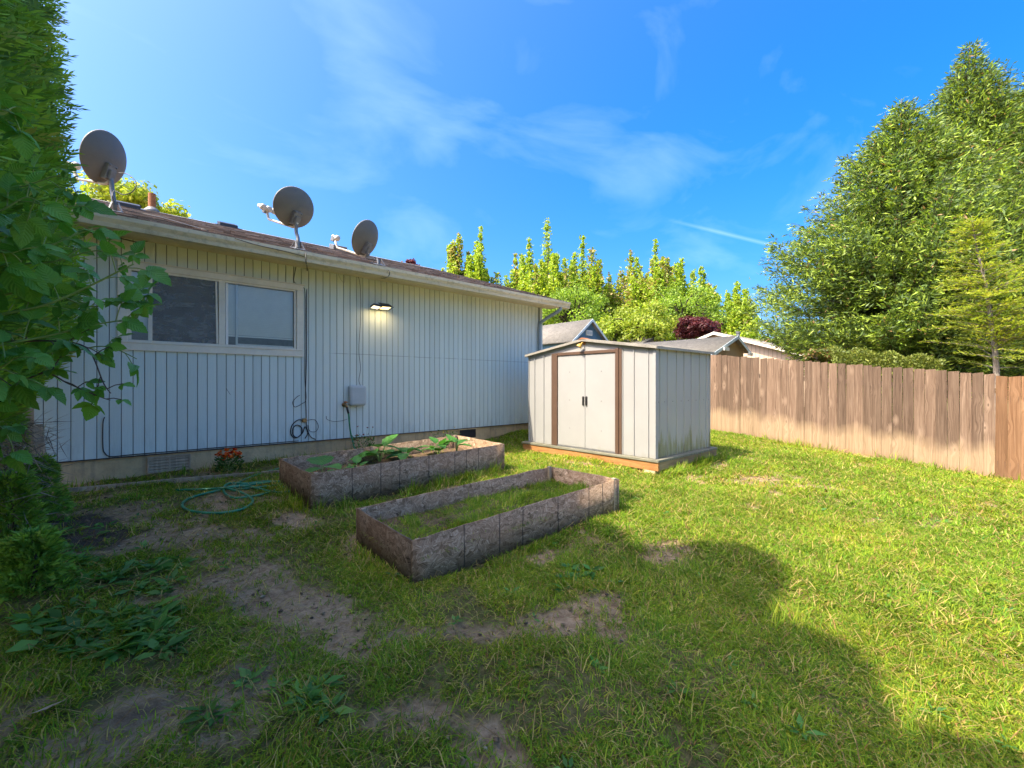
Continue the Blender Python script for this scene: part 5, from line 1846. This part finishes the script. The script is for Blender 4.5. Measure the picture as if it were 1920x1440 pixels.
plume_tree('poplar_tree', 'separate last poplar of the row beside open sky', 1383, 44, 530, 72, 30, PG, .05)


def round_tree(name, label, px, py, z, wpx, hpx, pal, wts, seed, leaf=.14, clumps=60, per=110, dome=.55, mat_='leaf', squash=1.0):
    """crown: leaf clumps on an uneven dome; px,py = crown centre"""
    rr = np.random.default_rng(seed)
    c = at_depth(px, py, z)
    a, b = wpx / FPX * z / 2, hpx / FPX * z / 2
    root = thing(name, label, 'tree' if 'tree' in name else 'shrub', (c[0], c[1], 0))
    g = G().tube([(c[0], c[1], -.2), (c[0] + .05, c[1], c[2] * .5), (c[0], c[1], c[2])], [.12 * a + .03, .09 * a + .02, .03], 8)
    part('trunk', g, M['bark'], root, smooth=True)
    br = G()
    Ps, Ns, Cs = [], [], []
    palr, w = np.array(pal), np.array(wts) / sum(wts)
    for k in range(clumps):
        d = unit(rr.normal(size=3))
        rad = rr.uniform(.55, 1.0) if rr.random() < .8 else rr.uniform(.2, .6)
        cc = c + d * np.array([a, a, b]) * rad
        cr_ = a * rr.uniform(.16, .30)
        br.tube([tuple(c - np.array([0, 0, b * .5])), tuple((c + cc) / 2 + rr.normal(0, .05 * a, 3)), tuple(cc)], [.03 * a, .018 * a, .006 * a], 4, caps=False)
        u_ = unit(rr.normal(size=(per, 3)))
        Ps.append(cc + u_ * cr_ * (rr.random((per, 1)) ** .4) * np.array([1, 1, dome + .2]))
        Ns.append(unit(u_ + np.array([0, 0, .5]) + rr.normal(0, .5, (per, 3))))
        tone = rr.uniform(.82, 1.18)
        Cs.append(palr[rr.choice(len(palr), per, p=w)] * tone * rr.uniform(.85, 1.15, (per, 1)))
    P, N, Cc = np.concatenate(Ps), np.concatenate(Ns), np.concatenate(Cs)
    n = len(P)
    A = unit(np.cross(N, rr.normal(size=(n, 3))) + np.array([0, 0, -.25]))
    L = leaf * rr.uniform(.7, 1.3, n)
    part('branches', br, M['bark'], root, kind='stuff')
    leaves_obj('crown', diamonds(P, A, N, L, L * .7, .15), Cc, M[mat_], root)


YG = [(.29, .36, .03), (.37, .42, .04), (.22, .31, .03), (.44, .44, .07)]
round_tree('shrub_tree', 'bright yellow-green rounded tree behind the shed roof', 1198, 612, 27, 140, 92, YG, [4, 3, 2, 1], 41, .15, 90, 130)
round_tree('shrub_tree', 'smaller yellow-green tree between blue gable and rounded tree', 1148, 628, 26, 60, 50, YG, [4, 3, 3, .5], 42, .14, 40, 120)
round_tree('maple_tree', 'dark maroon-leaved maple above the grey roofs', 1302, 614, 29, 92, 44, [(.10, .018, .022), (.14, .028, .03), (.07, .014, .018), (.18, .05, .045)], [4, 3, 2, 1], 43, .14, 75, 130)
round_tree('roadside_tree', 'yellow-green tree peeping over the ridge near the hedge', 232, 392, 17, 190, 70, YG, [3, 4, 2, 2], 44, .17, 70, 90)
round_tree('red_leaf_tree', 'few dark red leaves showing over the roof ridge', 766, 500, 24, 40, 34, [(.16, .03, .04), (.10, .02, .03), (.22, .07, .06)], [3, 2, 1], 45, .16, 22, 40)
round_tree('plum_tree', 'thin purplish treetop above the peach-beige roof', 1441, 640, 38, 34, 14, [(.10, .04, .05), (.16, .09, .07), (.09, .09, .04)], [3, 2, 1], 46, .16, 18, 50)
round_tree('garden_shrub', 'small reddish-green shrub peeking above the fence beside the firs', 1538, 668, 13.2, 58, 34, [(.16, .19, .03), (.09, .13, .02), (.28, .17, .05), (.22, .09, .04)], [4, 4, 2, 1], 47, .07, 40, 60)
round_tree('broadleaf_tree', 'pale green tree mass low behind the grey roofs', 1075, 590, 36, 150, 110, [(.24, .36, .035), (.32, .43, .045), (.17, .28, .03)], [3, 3, 2], 48, .18, 80, 110)
round_tree('broadleaf_tree', 'green tree mass behind the yellow-green tree and maroon maple', 1275, 585, 38, 150, 100, [(.24, .36, .035), (.32, .43, .045), (.17, .28, .03)], [3, 3, 2], 49, .18, 80, 110)
# clipped evergreen hedge just over the fence under the firs
x, y = spot(1655, 11.9)
hd = thing('evergreen_hedge', 'dense olive-green clipped hedge over the fence under the firs', 'hedge', (x, y, 0))
n = 15000
u_ = rng.random((n, 2))
pxs = 1560 + u_[:, 0] * 210
hz_ = CAMZ + (720 - (655 + .10 * (pxs - 1560))) / FPX * 11.9
dd = 11.5 + rng.random(n) * 1.1
q = FW * dd[:, None] + RT * ((pxs - 960) / FPX * dd)[:, None]
topz = hz_ + .06 * np.sin(pxs * .11) + .10 * (vnoise(pxs, dd * 40, 14, 3.0) - .5)
zz = topz * (1 - rng.random(n) ** 2.2 * .85)
P = np.stack([q[:, 0], q[:, 1], zz], 1)
A = unit(rng.normal(size=(n, 3)) + np.array([0, 0, .9]))
L = rng.uniform(.05, .10, n)
leaves_obj('foliage', diamonds(P, A, rand_dir(n), L, L * .45), pick_cols(n, [(.16, .19, .028), (.22, .25, .038), (.10, .135, .022), (.29, .31, .05)], [4, 4, 2, 1]), M['needle'], hd)
part('stem', G().tube([(x, y, -.2), (x, y, 1.4)], [.06, .03], 6), M['bark'], hd)


# ------------------------------------------------------------------ plants in the beds and by the wall
def bed_z(B, T, x, y, hh):
    u = (x - B[0][0]) / (B[1][0] - B[0][0])
    return T[0] * (1 - u) + T[1] * u - hh * .50


def leafy(name, label, x, y, z0, n, size, spread, upright, cat='plant', width=1.0, bias=None):
    r = thing(name, label, cat, (x, y, z0))
    for i in range(n):
        a = 2 * math.pi * i / n + random.uniform(-.4, .4)
        o = Vector((math.cos(a), math.sin(a), 0))
        if bias is not None:
            o = (o + Vector(bias)).normalized()
        st = o * spread * random.uniform(.3, .7)
        hgt = random.uniform(.45, 1.0) * upright
        p0 = Vector((x, y, z0 - .01))
        p1 = p0 + st + Vector((0, 0, hgt))
        part('leaf_stalk', G().tube([p0, (p0 + p1) / 2 + Vector((0, 0, hgt * .15)), p1], .004, 5), M['cane'], r)
        ax = o * random.uniform(.6, 1.0) + Vector((0, 0, random.uniform(-.1, .75)))
        put_leaf(LUSHM, p1, ax, Vector((0, 0, 1)) - o * .3, size * random.uniform(.75, 1.15), r, width)
    return r


def bed1_at(px, py, zz):
    d = FW + (px - 960) / FPX * RT + np.array([0, 0, (720 - py) / FPX])
    tt = (zz - CAMZ) / d[2]
    return d * tt


for lab, px, py, zz, n, sz, spd, up, wd in (
        ('largest broad-leaved plant, upright pointed leaves in the middle of the house-side bed', 712, 858, .46, 9, .21, .12, .11, 1.0),
        ('broad-leaved plant with leaves lying toward the far end, beside the largest one', 760, 858, .46, 6, .17, .12, .05, 1.0),
        ('single low broad leaf plant at the hose end of the house-side bed', 605, 882, .47, 4, .20, .07, .05, 1.25),
        ('small leafy seedling before the largest plant in the house-side bed', 668, 876, .46, 6, .11, .08, .02, 1.1),
        ('rounded green leafy plant near the far end of the house-side bed', 822, 846, .48, 11, .13, .12, .05, 1.2),
        ('pale upright-leaved plant at the far corner of the house-side bed', 856, 842, .50, 5, .16, .05, .13, .9)):
    q = bed1_at(px, py, zz)
    leafy('leafy_plant', lab, q[0], q[1], bed_z(B1, B1T, q[0], q[1], .355), n, sz * 1.35, spd, up + .13, 'plant', wd)


def flower_plant(label, x, y, z0, h, w, nst, nfl, cols, fsz, leafcol):
    r = thing('flowering_plant', label, 'flower', (x, y, z0))
    n = nst * 40
    th = rng.random(n) * 6.28
    rr = w * np.sqrt(rng.random(n))
    zz = rng.random(n) * h * .75
    P = np.stack([x + rr * np.cos(th), y + rr * np.sin(th), z0 + zz], 1)
    A = unit(np.stack([np.cos(th), np.sin(th), rng.uniform(.1, 1.2, n)], 1))
    L = rng.uniform(.03, .06, n)
    leaves_obj('foliage', diamonds(P, A, rand_dir(n) + np.array([0, 0, .6]), L, L * .4), pick_cols(n, leafcol, [1] * len(leafcol)), M['leaf'], r)
    for i in range(nfl):
        a, q = random.uniform(0, 6.28), w * math.sqrt(random.random()) * .95
        p = Vector((x + q * math.cos(a), y + q * math.sin(a), z0 + h * random.uniform(.62, 1.05)))
        nrm = Vector((math.cos(a) * .5, math.sin(a) * .5, .8)).normalized()
        part('flower_stem', G().tube([(x + q * .4 * math.cos(a), y + q * .4 * math.sin(a), z0), tuple(p)], .002, 4), M['cane'], r)
        m = 14
        pp = np.tile(np.array(p), (m, 1))
        pa = np.linspace(0, 6.28, m, endpoint=False) + rng.random(m) * .4
        s1 = np.array(nrm.orthogonal().normalized())
        s2 = np.cross(np.array(nrm), s1)
        ax = s1 * np.cos(pa)[:, None] + s2 * np.sin(pa)[:, None] + np.array(nrm) * rng.uniform(.2, .9, (m, 1))
        Lp = np.full(m, fsz) * rng.uniform(.75, 1.2, m)
        leaves_obj('flower', diamonds(pp, ax, np.tile(np.array(nrm), (m, 1)), Lp, Lp * .8, -.1), pick_cols(m, cols, [1] * len(cols)), M['petal'], r)


q = on_ground(430, 884)
flower_plant('orange-red flowering clump against the foundation near the hose', q[0], q[1], q[2], .24, .13, 8, 24, [(.72, .10, .012), (.80, .20, .015), (.60, .045, .012)], .036, [(.05, .11, .02), (.08, .15, .03)])
flower_plant('small dark red flowers behind the house-side bed under the tap', 2.62, 6.05, gz(2.62, 6.05), .46, .14, 5, 11, [(.20, .012, .02), (.28, .03, .03)], .018, [(.05, .11, .02), (.08, .15, .03)])
flower_plant('few small yellow blossoms behind the far end of the house-side bed', 4.05, 6.1, gz(4.0, 6.1), .42, .22, 4, 5, [(.75, .48, .04), (.8, .55, .08)], .018, [(.10, .16, .03), (.14, .20, .04)])
for i, (px, py, lab) in enumerate(((488, 977, 'curled dry grey leaf lying on soil near the hose'), (508, 983, 'second dry leaf beside the bed corner'), (88, 1342, 'dry grey leaf in the mulch at the bottom edge'))):
    q = on_ground(px, py)
    o = part('dry_leaf', G().add([(q[0] - .05, q[1], q[2] + .03), (q[0], q[1] - .035, q[2] + .045), (q[0] + .06, q[1] + .02, q[2] + .03), (q[0], q[1] + .035, q[2] + .02)], [(0, 1, 3), (1, 2, 3)]), M['old_wood'], None, origin=tuple(q))
    tag(o, lab, 'leaf')


# ------------------------------------------------------------------ grass
def blades(P, az, lean, L, Wd, colr):
    """three-section curved blades"""
    n = len(P)
    d = np.stack([np.cos(az), np.sin(az), np.zeros(n)], 1)
    s = np.stack([-np.sin(az), np.cos(az), np.zeros(n)], 1)
    up = np.array([0, 0, 1.0])

    def at(f):
        a = lean * (.45 + .75 * f)
        return P + d * (L * f * np.sin(a))[:, None] + up * (L * f * np.cos(a))[:, None]
    w = (Wd * .5)[:, None]
    m = at(.5)
    tip = at(1.0)
    tip[:, 2] = np.maximum(tip[:, 2], P[:, 2] + .004)
    V = np.stack([P - s * w, P + s * w, m - s * w * .85, m + s * w * .85, tip], 1).reshape(-1, 3)
    i = np.arange(n)[:, None] * 5
    return V, i + np.array([[0, 1, 3, 2]]), i + np.array([[2, 3, 4]]), np.repeat(colr, 5, 0)


def inside(x, y, B, grow=0.0):
    ok = np.ones(len(x), bool)
    for (ax, ay), (bx2, by2) in zip(B, B[1:] + B[:1]):
        ok &= ((bx2 - ax) * (y - ay) - (by2 - ay) * (x - ax)) / math.hypot(bx2 - ax, by2 - ay) > -grow
    return ok


def scatter(n, r0, r1, spread):
    r = np.sqrt(rng.uniform(r0 ** 2, r1 ** 2, n))
    a = TH + rng.uniform(-spread, spread, n)
    return r * np.cos(a), r * np.sin(a)


GV, GQ, GT, GC, base = [], [], [], [], 0
PAL = [(.105, .215, .018), (.17, .285, .021), (.25, .345, .025), (.34, .375, .036), (.47, .40, .13), (.34, .20, .075)]


def sow(x, y, z, length, wide, upright=0.0, wts=(3, 4, 3.2, 2.0, 1.3, .6)):
    global base
    n = len(x)
    cl = fbm(x, y, .22, 12.0, 3)
    az = fbm(x, y, .5, 20.0, 2) * 14 + rng.normal(0, .9, n)
    lean = np.clip(rng.normal(1.22 - upright, .24, n) - .35 * (cl > .58), .1, 1.45)
    L = length * rng.uniform(.55, 1.35, n) * (.7 + .7 * cl)
    tone = fbm(x, y, .8, 30.0, 3)
    c = pick_cols(n, PAL, wts, .2) * (.80 + .42 * tone)[:, None]
    yel = np.clip((fbm(x, y, 1.1, 41.0, 3) - .42) * 3.2, 0, 1)[:, None]
    c = c * (1 - yel * .5) + (c * np.array([1.45, 1.18, 1.1])) * yel * .5
    V, q, t3, cc = blades(np.stack([x, y, z - .004], 1), az, lean, L, wide * rng.uniform(.6, 1.3, n), c)
    GV.append(V)
    GQ.append(q + base)
    GT.append(t3 + base)
    GC.append(cc)
    base += len(V)


def lawn(n, r0, r1, length, wide, spread=R_(57)):
    x, y = scatter(n, r0, r1, spread)
    so_, mu_ = soil_map(x, y)
    dens = (1 - so_ * .93) * (1 - np.clip(mu_ * 1.1, 0, .9))
    dens *= .34 + .66 * np.clip((x - 1.6) / 2.2, 0, 1) + .25 * np.clip((fbm(x, y, .35, 6.0, 2) - .45) * 4, -.6, 1)
    keep = (rng.random(n) < dens) & (y < D - .05) & (x < FXP - .03) & (x > -1.4)
    keep |= (rng.random(n) < dens) & (x >= 7.0) & (x < FXP - .03) & (y < 9)
    keep &= ~inside(x, y, B1, .02) & ~inside(x, y, B2, .02)
    keep &= ~((x > SX - .06) & (x < SXB + .08) & (y > SY0 - .08) & (y < SY1 + .1))
    x, y = x[keep], y[keep]
    sow(x, y, ground_z(x, y) + (fbm(x, y, .35, 2.0) - .5) * .035, length, wide)


lawn(95000, .9, 3.4, .056, .0042)
lawn(100000, 3.4, 6.2, .060, .0060)
lawn(90000, 6.2, 12.8, .068, .0100)
# taller tufts along the fence foot, the bed sides, the shed and the foundation
def tuft_line(p0, p1, n, length, jit, wide=.006):
    f = rng.random(n)
    f = f[fbm(f * 7, f * 3, 1.0, p0[0], 2) > .42] if n > 50 else f
    x = p0[0] + (p1[0] - p0[0]) * f + rng.normal(0, jit, len(f))
    y = p0[1] + (p1[1] - p0[1]) * f + rng.normal(0, jit, len(f))
    k = ~inside(x, y, B1, .01) & ~inside(x, y, B2, .01) & (y < D - .04) & (x < FXP - .02)
    x, y = x[k], y[k]
    sow(x, y, ground_z(x, y), length, wide, .45, (3, 4, 3.5, 2, 1.4, .6))


tuft_line((10.72, 5), (10.72, -.3), 900, .16, .035, .009)
tuft_line((1.4, 4.30), (3.8, 4.30), 2600, .13, .05)
tuft_line((1.3, 4.4), (1.3, 5.4), 500, .11, .05)
tuft_line((1.5, 2.56), (3.5, 2.30), 700, .085, .04)
tuft_line((1.5, 3.62), (3.5, 3.31), 1400, .13, .05)
tuft_line((1.42, 2.6), (1.42, 3.5), 500, .09, .05)
tuft_line((5.4, 3.1), (5.4, 5.8), 250, .07, .05, .008)
tuft_line((5.6, 3.05), (7.5, 3.05), 1200, .15, .06, .008)
tuft_line((-.6, 6.5), (6.8, 6.55), 2200, .10, .05)
tuft_line((3.6, 2.3), (3.6, 3.3), 700, .12, .06)
# grass inside the near bed
n = 36000
x, y = rng.uniform(1.5, 3.5, n), rng.uniform(2.4, 3.6, n)
k = inside(x, y, B2, -.035) & (rng.random(n) < .5 + .5 * (fbm(x, y, .3, 9.0, 2) > .45))
x, y = x[k], y[k]
u = (x - 1.48) / 2.03
sow(x, y, (B2T[0] * (1 - u) + B2T[1] * u) - .305 * .50, .080, .0045, .15, (4, 4, 3, 1.2, .6, .4))
n = 900
x, y = rng.uniform(1.45, 3.75, n), rng.uniform(4.45, 5.4, n)
sow(x, y, np.array([bed_z(B1, B1T, a, b, .355) for a, b in zip(x, y)]), .07, .005, .2)
# single tall tufts
for px, py, nn, ll in ((1040, 1090, 70, .14), (960, 1180, 60, .13), (420, 1245, 90, .22), (560, 1330, 120, .18), (1090, 1250, 90, .16), (1450, 1150, 160, .15), (1520, 1180, 120, .15), (1300, 1330, 120, .17), (40, 1300, 120, .16), (160, 1190, 120, .13), (1180, 1100, 90, .12), (740, 1250, 90, .13), (320, 920, 220, .14), (240, 930, 160, .12), (1700, 1330, 120, .14), (1620, 1200, 100, .13)):
    q = on_ground(px, py)
    nn = int(nn * .6)
    x, y = q[0] + rng.normal(0, .075, nn), q[1] + rng.normal(0, .075, nn)
    sow(x, y, ground_z(x, y), ll * .75, .0050, .22)
# cut straw lying flat
for nn, r0, r1, wd in ((2600, 1.0, 3.4, .0032), (5000, 3.4, 6.2, .005), (7000, 6.2, 11, .008)):
    x, y = scatter(nn, r0, r1, R_(57))
    k = (y < D - .1) & (x < FXP - .05) & (x > -1) & ~inside(x, y, B1, .02) & ~inside(x, y, B2, .02) & ~((x > SX - .06) & (x < SXB + .08) & (y > SY0 - .08))
    x, y = x[k], y[k]
    n = len(x)
    V, q, t3, cc = blades(np.stack([x, y, ground_z(x, y) + .012 + rng.random(n) * .02], 1), rng.uniform(0, 6.28, n), rng.uniform(1.2, 1.5, n), rng.uniform(.06, .20, n), np.full(n, wd),
                          pick_cols(n, [(.52, .38, .13), (.42, .29, .10), (.30, .18, .07), (.20, .22, .04)], [3, 3, 2, 2]))
    GV.append(V), GQ.append(q + base), GT.append(t3 + base), GC.append(cc)
    base += len(V)
V = np.concatenate(GV)
me = array_mesh('grass', V, [np.concatenate(GQ), np.concatenate(GT)], M['grass'], col=np.concatenate(GC))
go = link('grass', me)
go['kind'] = 'stuff'
go['label'] = 'patchy mown grass with straw clippings over bare soil'
go['category'] = 'grass'
print('grass verts', len(V))

# ------------------------------------------------------------------ dense short turf under the longer blades: small tufts on points
def tuft_mesh(seed):
    rr = np.random.default_rng(seed)
    n = 15
    a = rr.random(n) * 6.28
    r = .034 * np.sqrt(rr.random(n))
    P = np.stack([r * np.cos(a), r * np.sin(a), np.full(n, -.004)], 1)
    pal_ = np.array(PAL)
    pw = np.array([3, 3.6, 3.2, 2.2, 1.9, .9])
    c = pal_[rr.choice(6, n, p=pw / pw.sum())] * rr.uniform(.8, 1.2, (n, 1))
    V, q, t3, cc = blades(P, rr.random(n) * 6.28, np.clip(rr.normal(1.08, .3, n), .2, 1.45), rr.uniform(.018, .055, n), rr.uniform(.0030, .0052, n), c)
    me_ = array_mesh('turf_tuft', V, [q, t3], M['turf'], col=cc)
    return bpy.data.objects.new('turf_tuft', me_)


t = NT('turf_blade')
a = t.n('VertexColor', layer_name='Col').outputs['Color']
tn = t.n('Attribute', attribute_name='tone', attribute_type='INSTANCER').outputs['Color']
c = t.mix(1.0, a, tn, 'MULTIPLY')
b = t.n('BsdfPrincipled', {'Base Color': c, 'Roughness': .6, 'Specular IOR Level': .12})
tr = t.n('BsdfTranslucent', {'Color': t.mix(1.0, c, (1.25, 1.3, .75), 'MULTIPLY')})
mx = t.n('MixShader', {0: .38, 1: b.outputs[0], 2: tr.outputs[0]})
t.t.links.new(mx.outputs[0], t.out.inputs['Surface'])
M['turf'] = t.m
tcol = bpy.data.collections.new('turf_tufts')
for i in range(8):
    tcol.objects.link(tuft_mesh(100 + i))
TX, TY, TS = [], [], []
for n, r0, r1, sc in ((34000, .9, 3.4, 1.0), (44000, 3.4, 6.2, 1.25), (52000, 6.2, 12.8, 1.8)):
    x, y = scatter(n, r0, r1, R_(57))
    so_, mu_ = soil_map(x, y)
    dens = (1 - so_ * .88) * (1 - np.clip(mu_ * 1.1, 0, .88))
    dens *= .26 + .70 * np.clip((x - 1.6) / 2.2, 0, 1) + .40 * np.clip((fbm(x, y, .30, 6.0, 3) - .47) * 6, -.9, 1)
    ok = (rng.random(n) < dens) & (x < FXP - .03) & (x > -1.4) & ((y < D - .05) | (x > 7.0)) & (y < 9)
    ok &= ~inside(x, y, B1, .02) & ~inside(x, y, B2, .02)
    ok &= ~((x > SX - .06) & (x < SXB + .08) & (y > SY0 - .08) & (y < SY1 + .1))
    TX.append(x[ok]), TY.append(y[ok]), TS.append(rng.uniform(.7, 1.35, ok.sum()) * sc)
x, y, sc = np.concatenate(TX), np.concatenate(TY), np.concatenate(TS)
n = len(x)
me = bpy.data.meshes.new('turf')
me.vertices.add(n)
me.vertices.foreach_set('co', np.stack([x, y, ground_z(x, y) + (fbm(x, y, .35, 2.0) - .5) * .035], 1).astype(np.float32).ravel())
at_ = me.attributes.new('tscale', 'FLOAT', 'POINT')
at_.data.foreach_set('value', sc.astype(np.float32))
at_ = me.attributes.new('trot', 'FLOAT_VECTOR', 'POINT')
at_.data.foreach_set('vector', np.stack([rng.normal(0, .15, n), rng.normal(0, .15, n), rng.random(n) * 6.28], 1).astype(np.float32).ravel())
at_ = me.attributes.new('tidx', 'INT', 'POINT')
at_.data.foreach_set('value', rng.integers(0, 8, n).astype(np.int32))
yel = np.clip((fbm(x, y, 1.1, 41.0, 3) - .40) * 3, 0, 1)[:, None]
tone = (.72 + .50 * fbm(x, y, .8, 30.0, 3))[:, None] * rng.uniform(.85, 1.15, (n, 1)) * (1 + yel * np.array([[.28, .10, .0]]))
at_ = me.attributes.new('tone', 'FLOAT_COLOR', 'POINT')
at_.data.foreach_set('color', np.concatenate([tone, np.ones((n, 1))], 1).astype(np.float32).ravel())
turf = link('turf', me)
turf['kind'] = 'stuff'
turf['label'] = 'short matted turf covering the yard between bare soil patches'
turf['category'] = 'grass'
ng = bpy.data.node_groups.new('turf_scatter', 'GeometryNodeTree')
ng.interface.new_socket('Geometry', in_out='INPUT', socket_type='NodeSocketGeometry')
ng.interface.new_socket('Geometry', in_out='OUTPUT', socket_type='NodeSocketGeometry')
gi, go_ = ng.nodes.new('NodeGroupInput'), ng.nodes.new('NodeGroupOutput')
iop = ng.nodes.new('GeometryNodeInstanceOnPoints')
cin = ng.nodes.new('GeometryNodeCollectionInfo')
cin.inputs['Collection'].default_value = tcol
cin.inputs['Separate Children'].default_value = True
iop.inputs['Pick Instance'].default_value = True


def named(nm, dt):
    nd = ng.nodes.new('GeometryNodeInputNamedAttribute')
    nd.data_type = dt
    nd.inputs['Name'].default_value = nm
    return nd.outputs['Attribute']


ng.links.new(gi.outputs[0], iop.inputs['Points'])
ng.links.new(cin.outputs[0], iop.inputs['Instance'])
ng.links.new(named('tidx', 'INT'), iop.inputs['Instance Index'])
ng.links.new(named('trot', 'FLOAT_VECTOR'), iop.inputs['Rotation'])
ng.links.new(named('tscale', 'FLOAT'), iop.inputs['Scale'])
ng.links.new(iop.outputs[0], go_.inputs[0])
turf.modifiers.new('scatter', 'NODES').node_group = ng

# crumbs of earth and small stones on the bare places
n = 22000
x, y = scatter(n, 1.0, 7.5, R_(55))
so_, mu_ = soil_map(x, y)
ok = (rng.random(n) < np.clip(so_ * .9 + mu_, 0.02, 1)) & (y < D - .05) & (x > -1) & ~inside(x, y, B1, .02) & ~inside(x, y, B2, .02) & ~((x > SX - .06) & (y > SY0 - .08))
x, y = x[ok], y[ok]
n = len(x)
oc = np.array([(1, 0, 0), (0, 1, 0), (-1, 0, 0), (0, -1, 0), (0, 0, 1), (0, 0, -1)], float)
of = np.array([(0, 1, 4), (1, 2, 4), (2, 3, 4), (3, 0, 4), (1, 0, 5), (2, 1, 5), (3, 2, 5), (0, 3, 5)])
rad = (.003 + .015 * rng.random(n) ** 5)[:, None, None]
V = np.stack([x, y, ground_z(x, y) - .006 + rad[:, 0, 0] * .3], 1)[:, None, :] + oc[None] * rad * rng.uniform(.6, 1.3, (n, 6, 1)) * np.array([1, 1, .6])
me = array_mesh('soil_crumbs', V.reshape(-1, 3), [(of[None] + np.arange(n)[:, None, None] * 6).reshape(-1, 3)], M['leaf'], col=np.repeat(pick_cols(n, [(.30, .20, .11), (.20, .13, .08), (.46, .36, .26), (.12, .085, .06)], [4, 3, 1, 2]), 6, 0))
me.materials[0] = M['needle']
cr_o = link('soil_crumbs', me)
cr_o['kind'] = 'stuff'
cr_o['label'] = 'crumbs of earth and small stones on bare soil'
cr_o['category'] = 'soil'

# ------------------------------------------------------------------ broad-leaved weeds in the lawn
WV, WC = [], []
def rosette(x, y, n, size):
    z = gz(x, y)
    a = rng.uniform(0, 6.28, n)
    A = np.stack([np.cos(a), np.sin(a), rng.uniform(.05, .7, n)], 1)
    P = np.tile([x, y, z + .012], (n, 1)) + A * .01
    L = size * rng.uniform(.6, 1.25, n)
    WV.append(diamonds(P, A, np.tile([0, 0, 1.0], (n, 1)) + rng.normal(0, .3, (n, 3)), L, L * rng.uniform(.28, .45, n), .25))
    WC.append(pick_cols(n, [(.10, .25, .04), (.13, .30, .05), (.08, .20, .04), (.18, .34, .06)], [3, 3, 2, 1.5], .2))


for px0, px1, py0, py1, m, s in ((120, 340, 1030, 1120, 34, .10), (60, 330, 1140, 1230, 46, .11), (30, 140, 990, 1060, 12, .09), (380, 620, 1280, 1350, 12, .08), (1050, 1120, 1060, 1120, 6, .08), (80, 240, 985, 1010, 8, .09)):
    for _ in range(m):
        q = on_ground(rng.uniform(px0, px1), rng.uniform(py0, py1))
        rosette(q[0], q[1], int(rng.integers(5, 10)), s * rng.uniform(.6, 1.2))
for _ in range(110):
    x, y = scatter(1, 1.3, 6.5, R_(50))
    if y[0] < 6.4 and not inside(x, y, B1, .05)[0] and not inside(x, y, B2, .05)[0] and x[0] > -.6:
        rosette(x[0], y[0], int(rng.integers(4, 8)), .05 * rng.uniform(.7, 1.3))
V = np.concatenate(WV)
m = len(V) // 4
me = array_mesh('weeds', V, [np.arange(m * 4).reshape(m, 4)], M['leaf'], col=np.repeat(np.concatenate(WC), 4, 0))
wo_ = link('weeds', me)
wo_['kind'] = 'stuff'
wo_['label'] = 'broad-leaved dock and dandelion weeds in the shaded lawn'
wo_['category'] = 'weeds'
print('tris', sum(sum(len(p.vertices) - 2 for p in m_.polygons) if len(m_.polygons) < 3000 else len(m_.loops) - 2 * len(m_.polygons) for m_ in bpy.data.meshes))
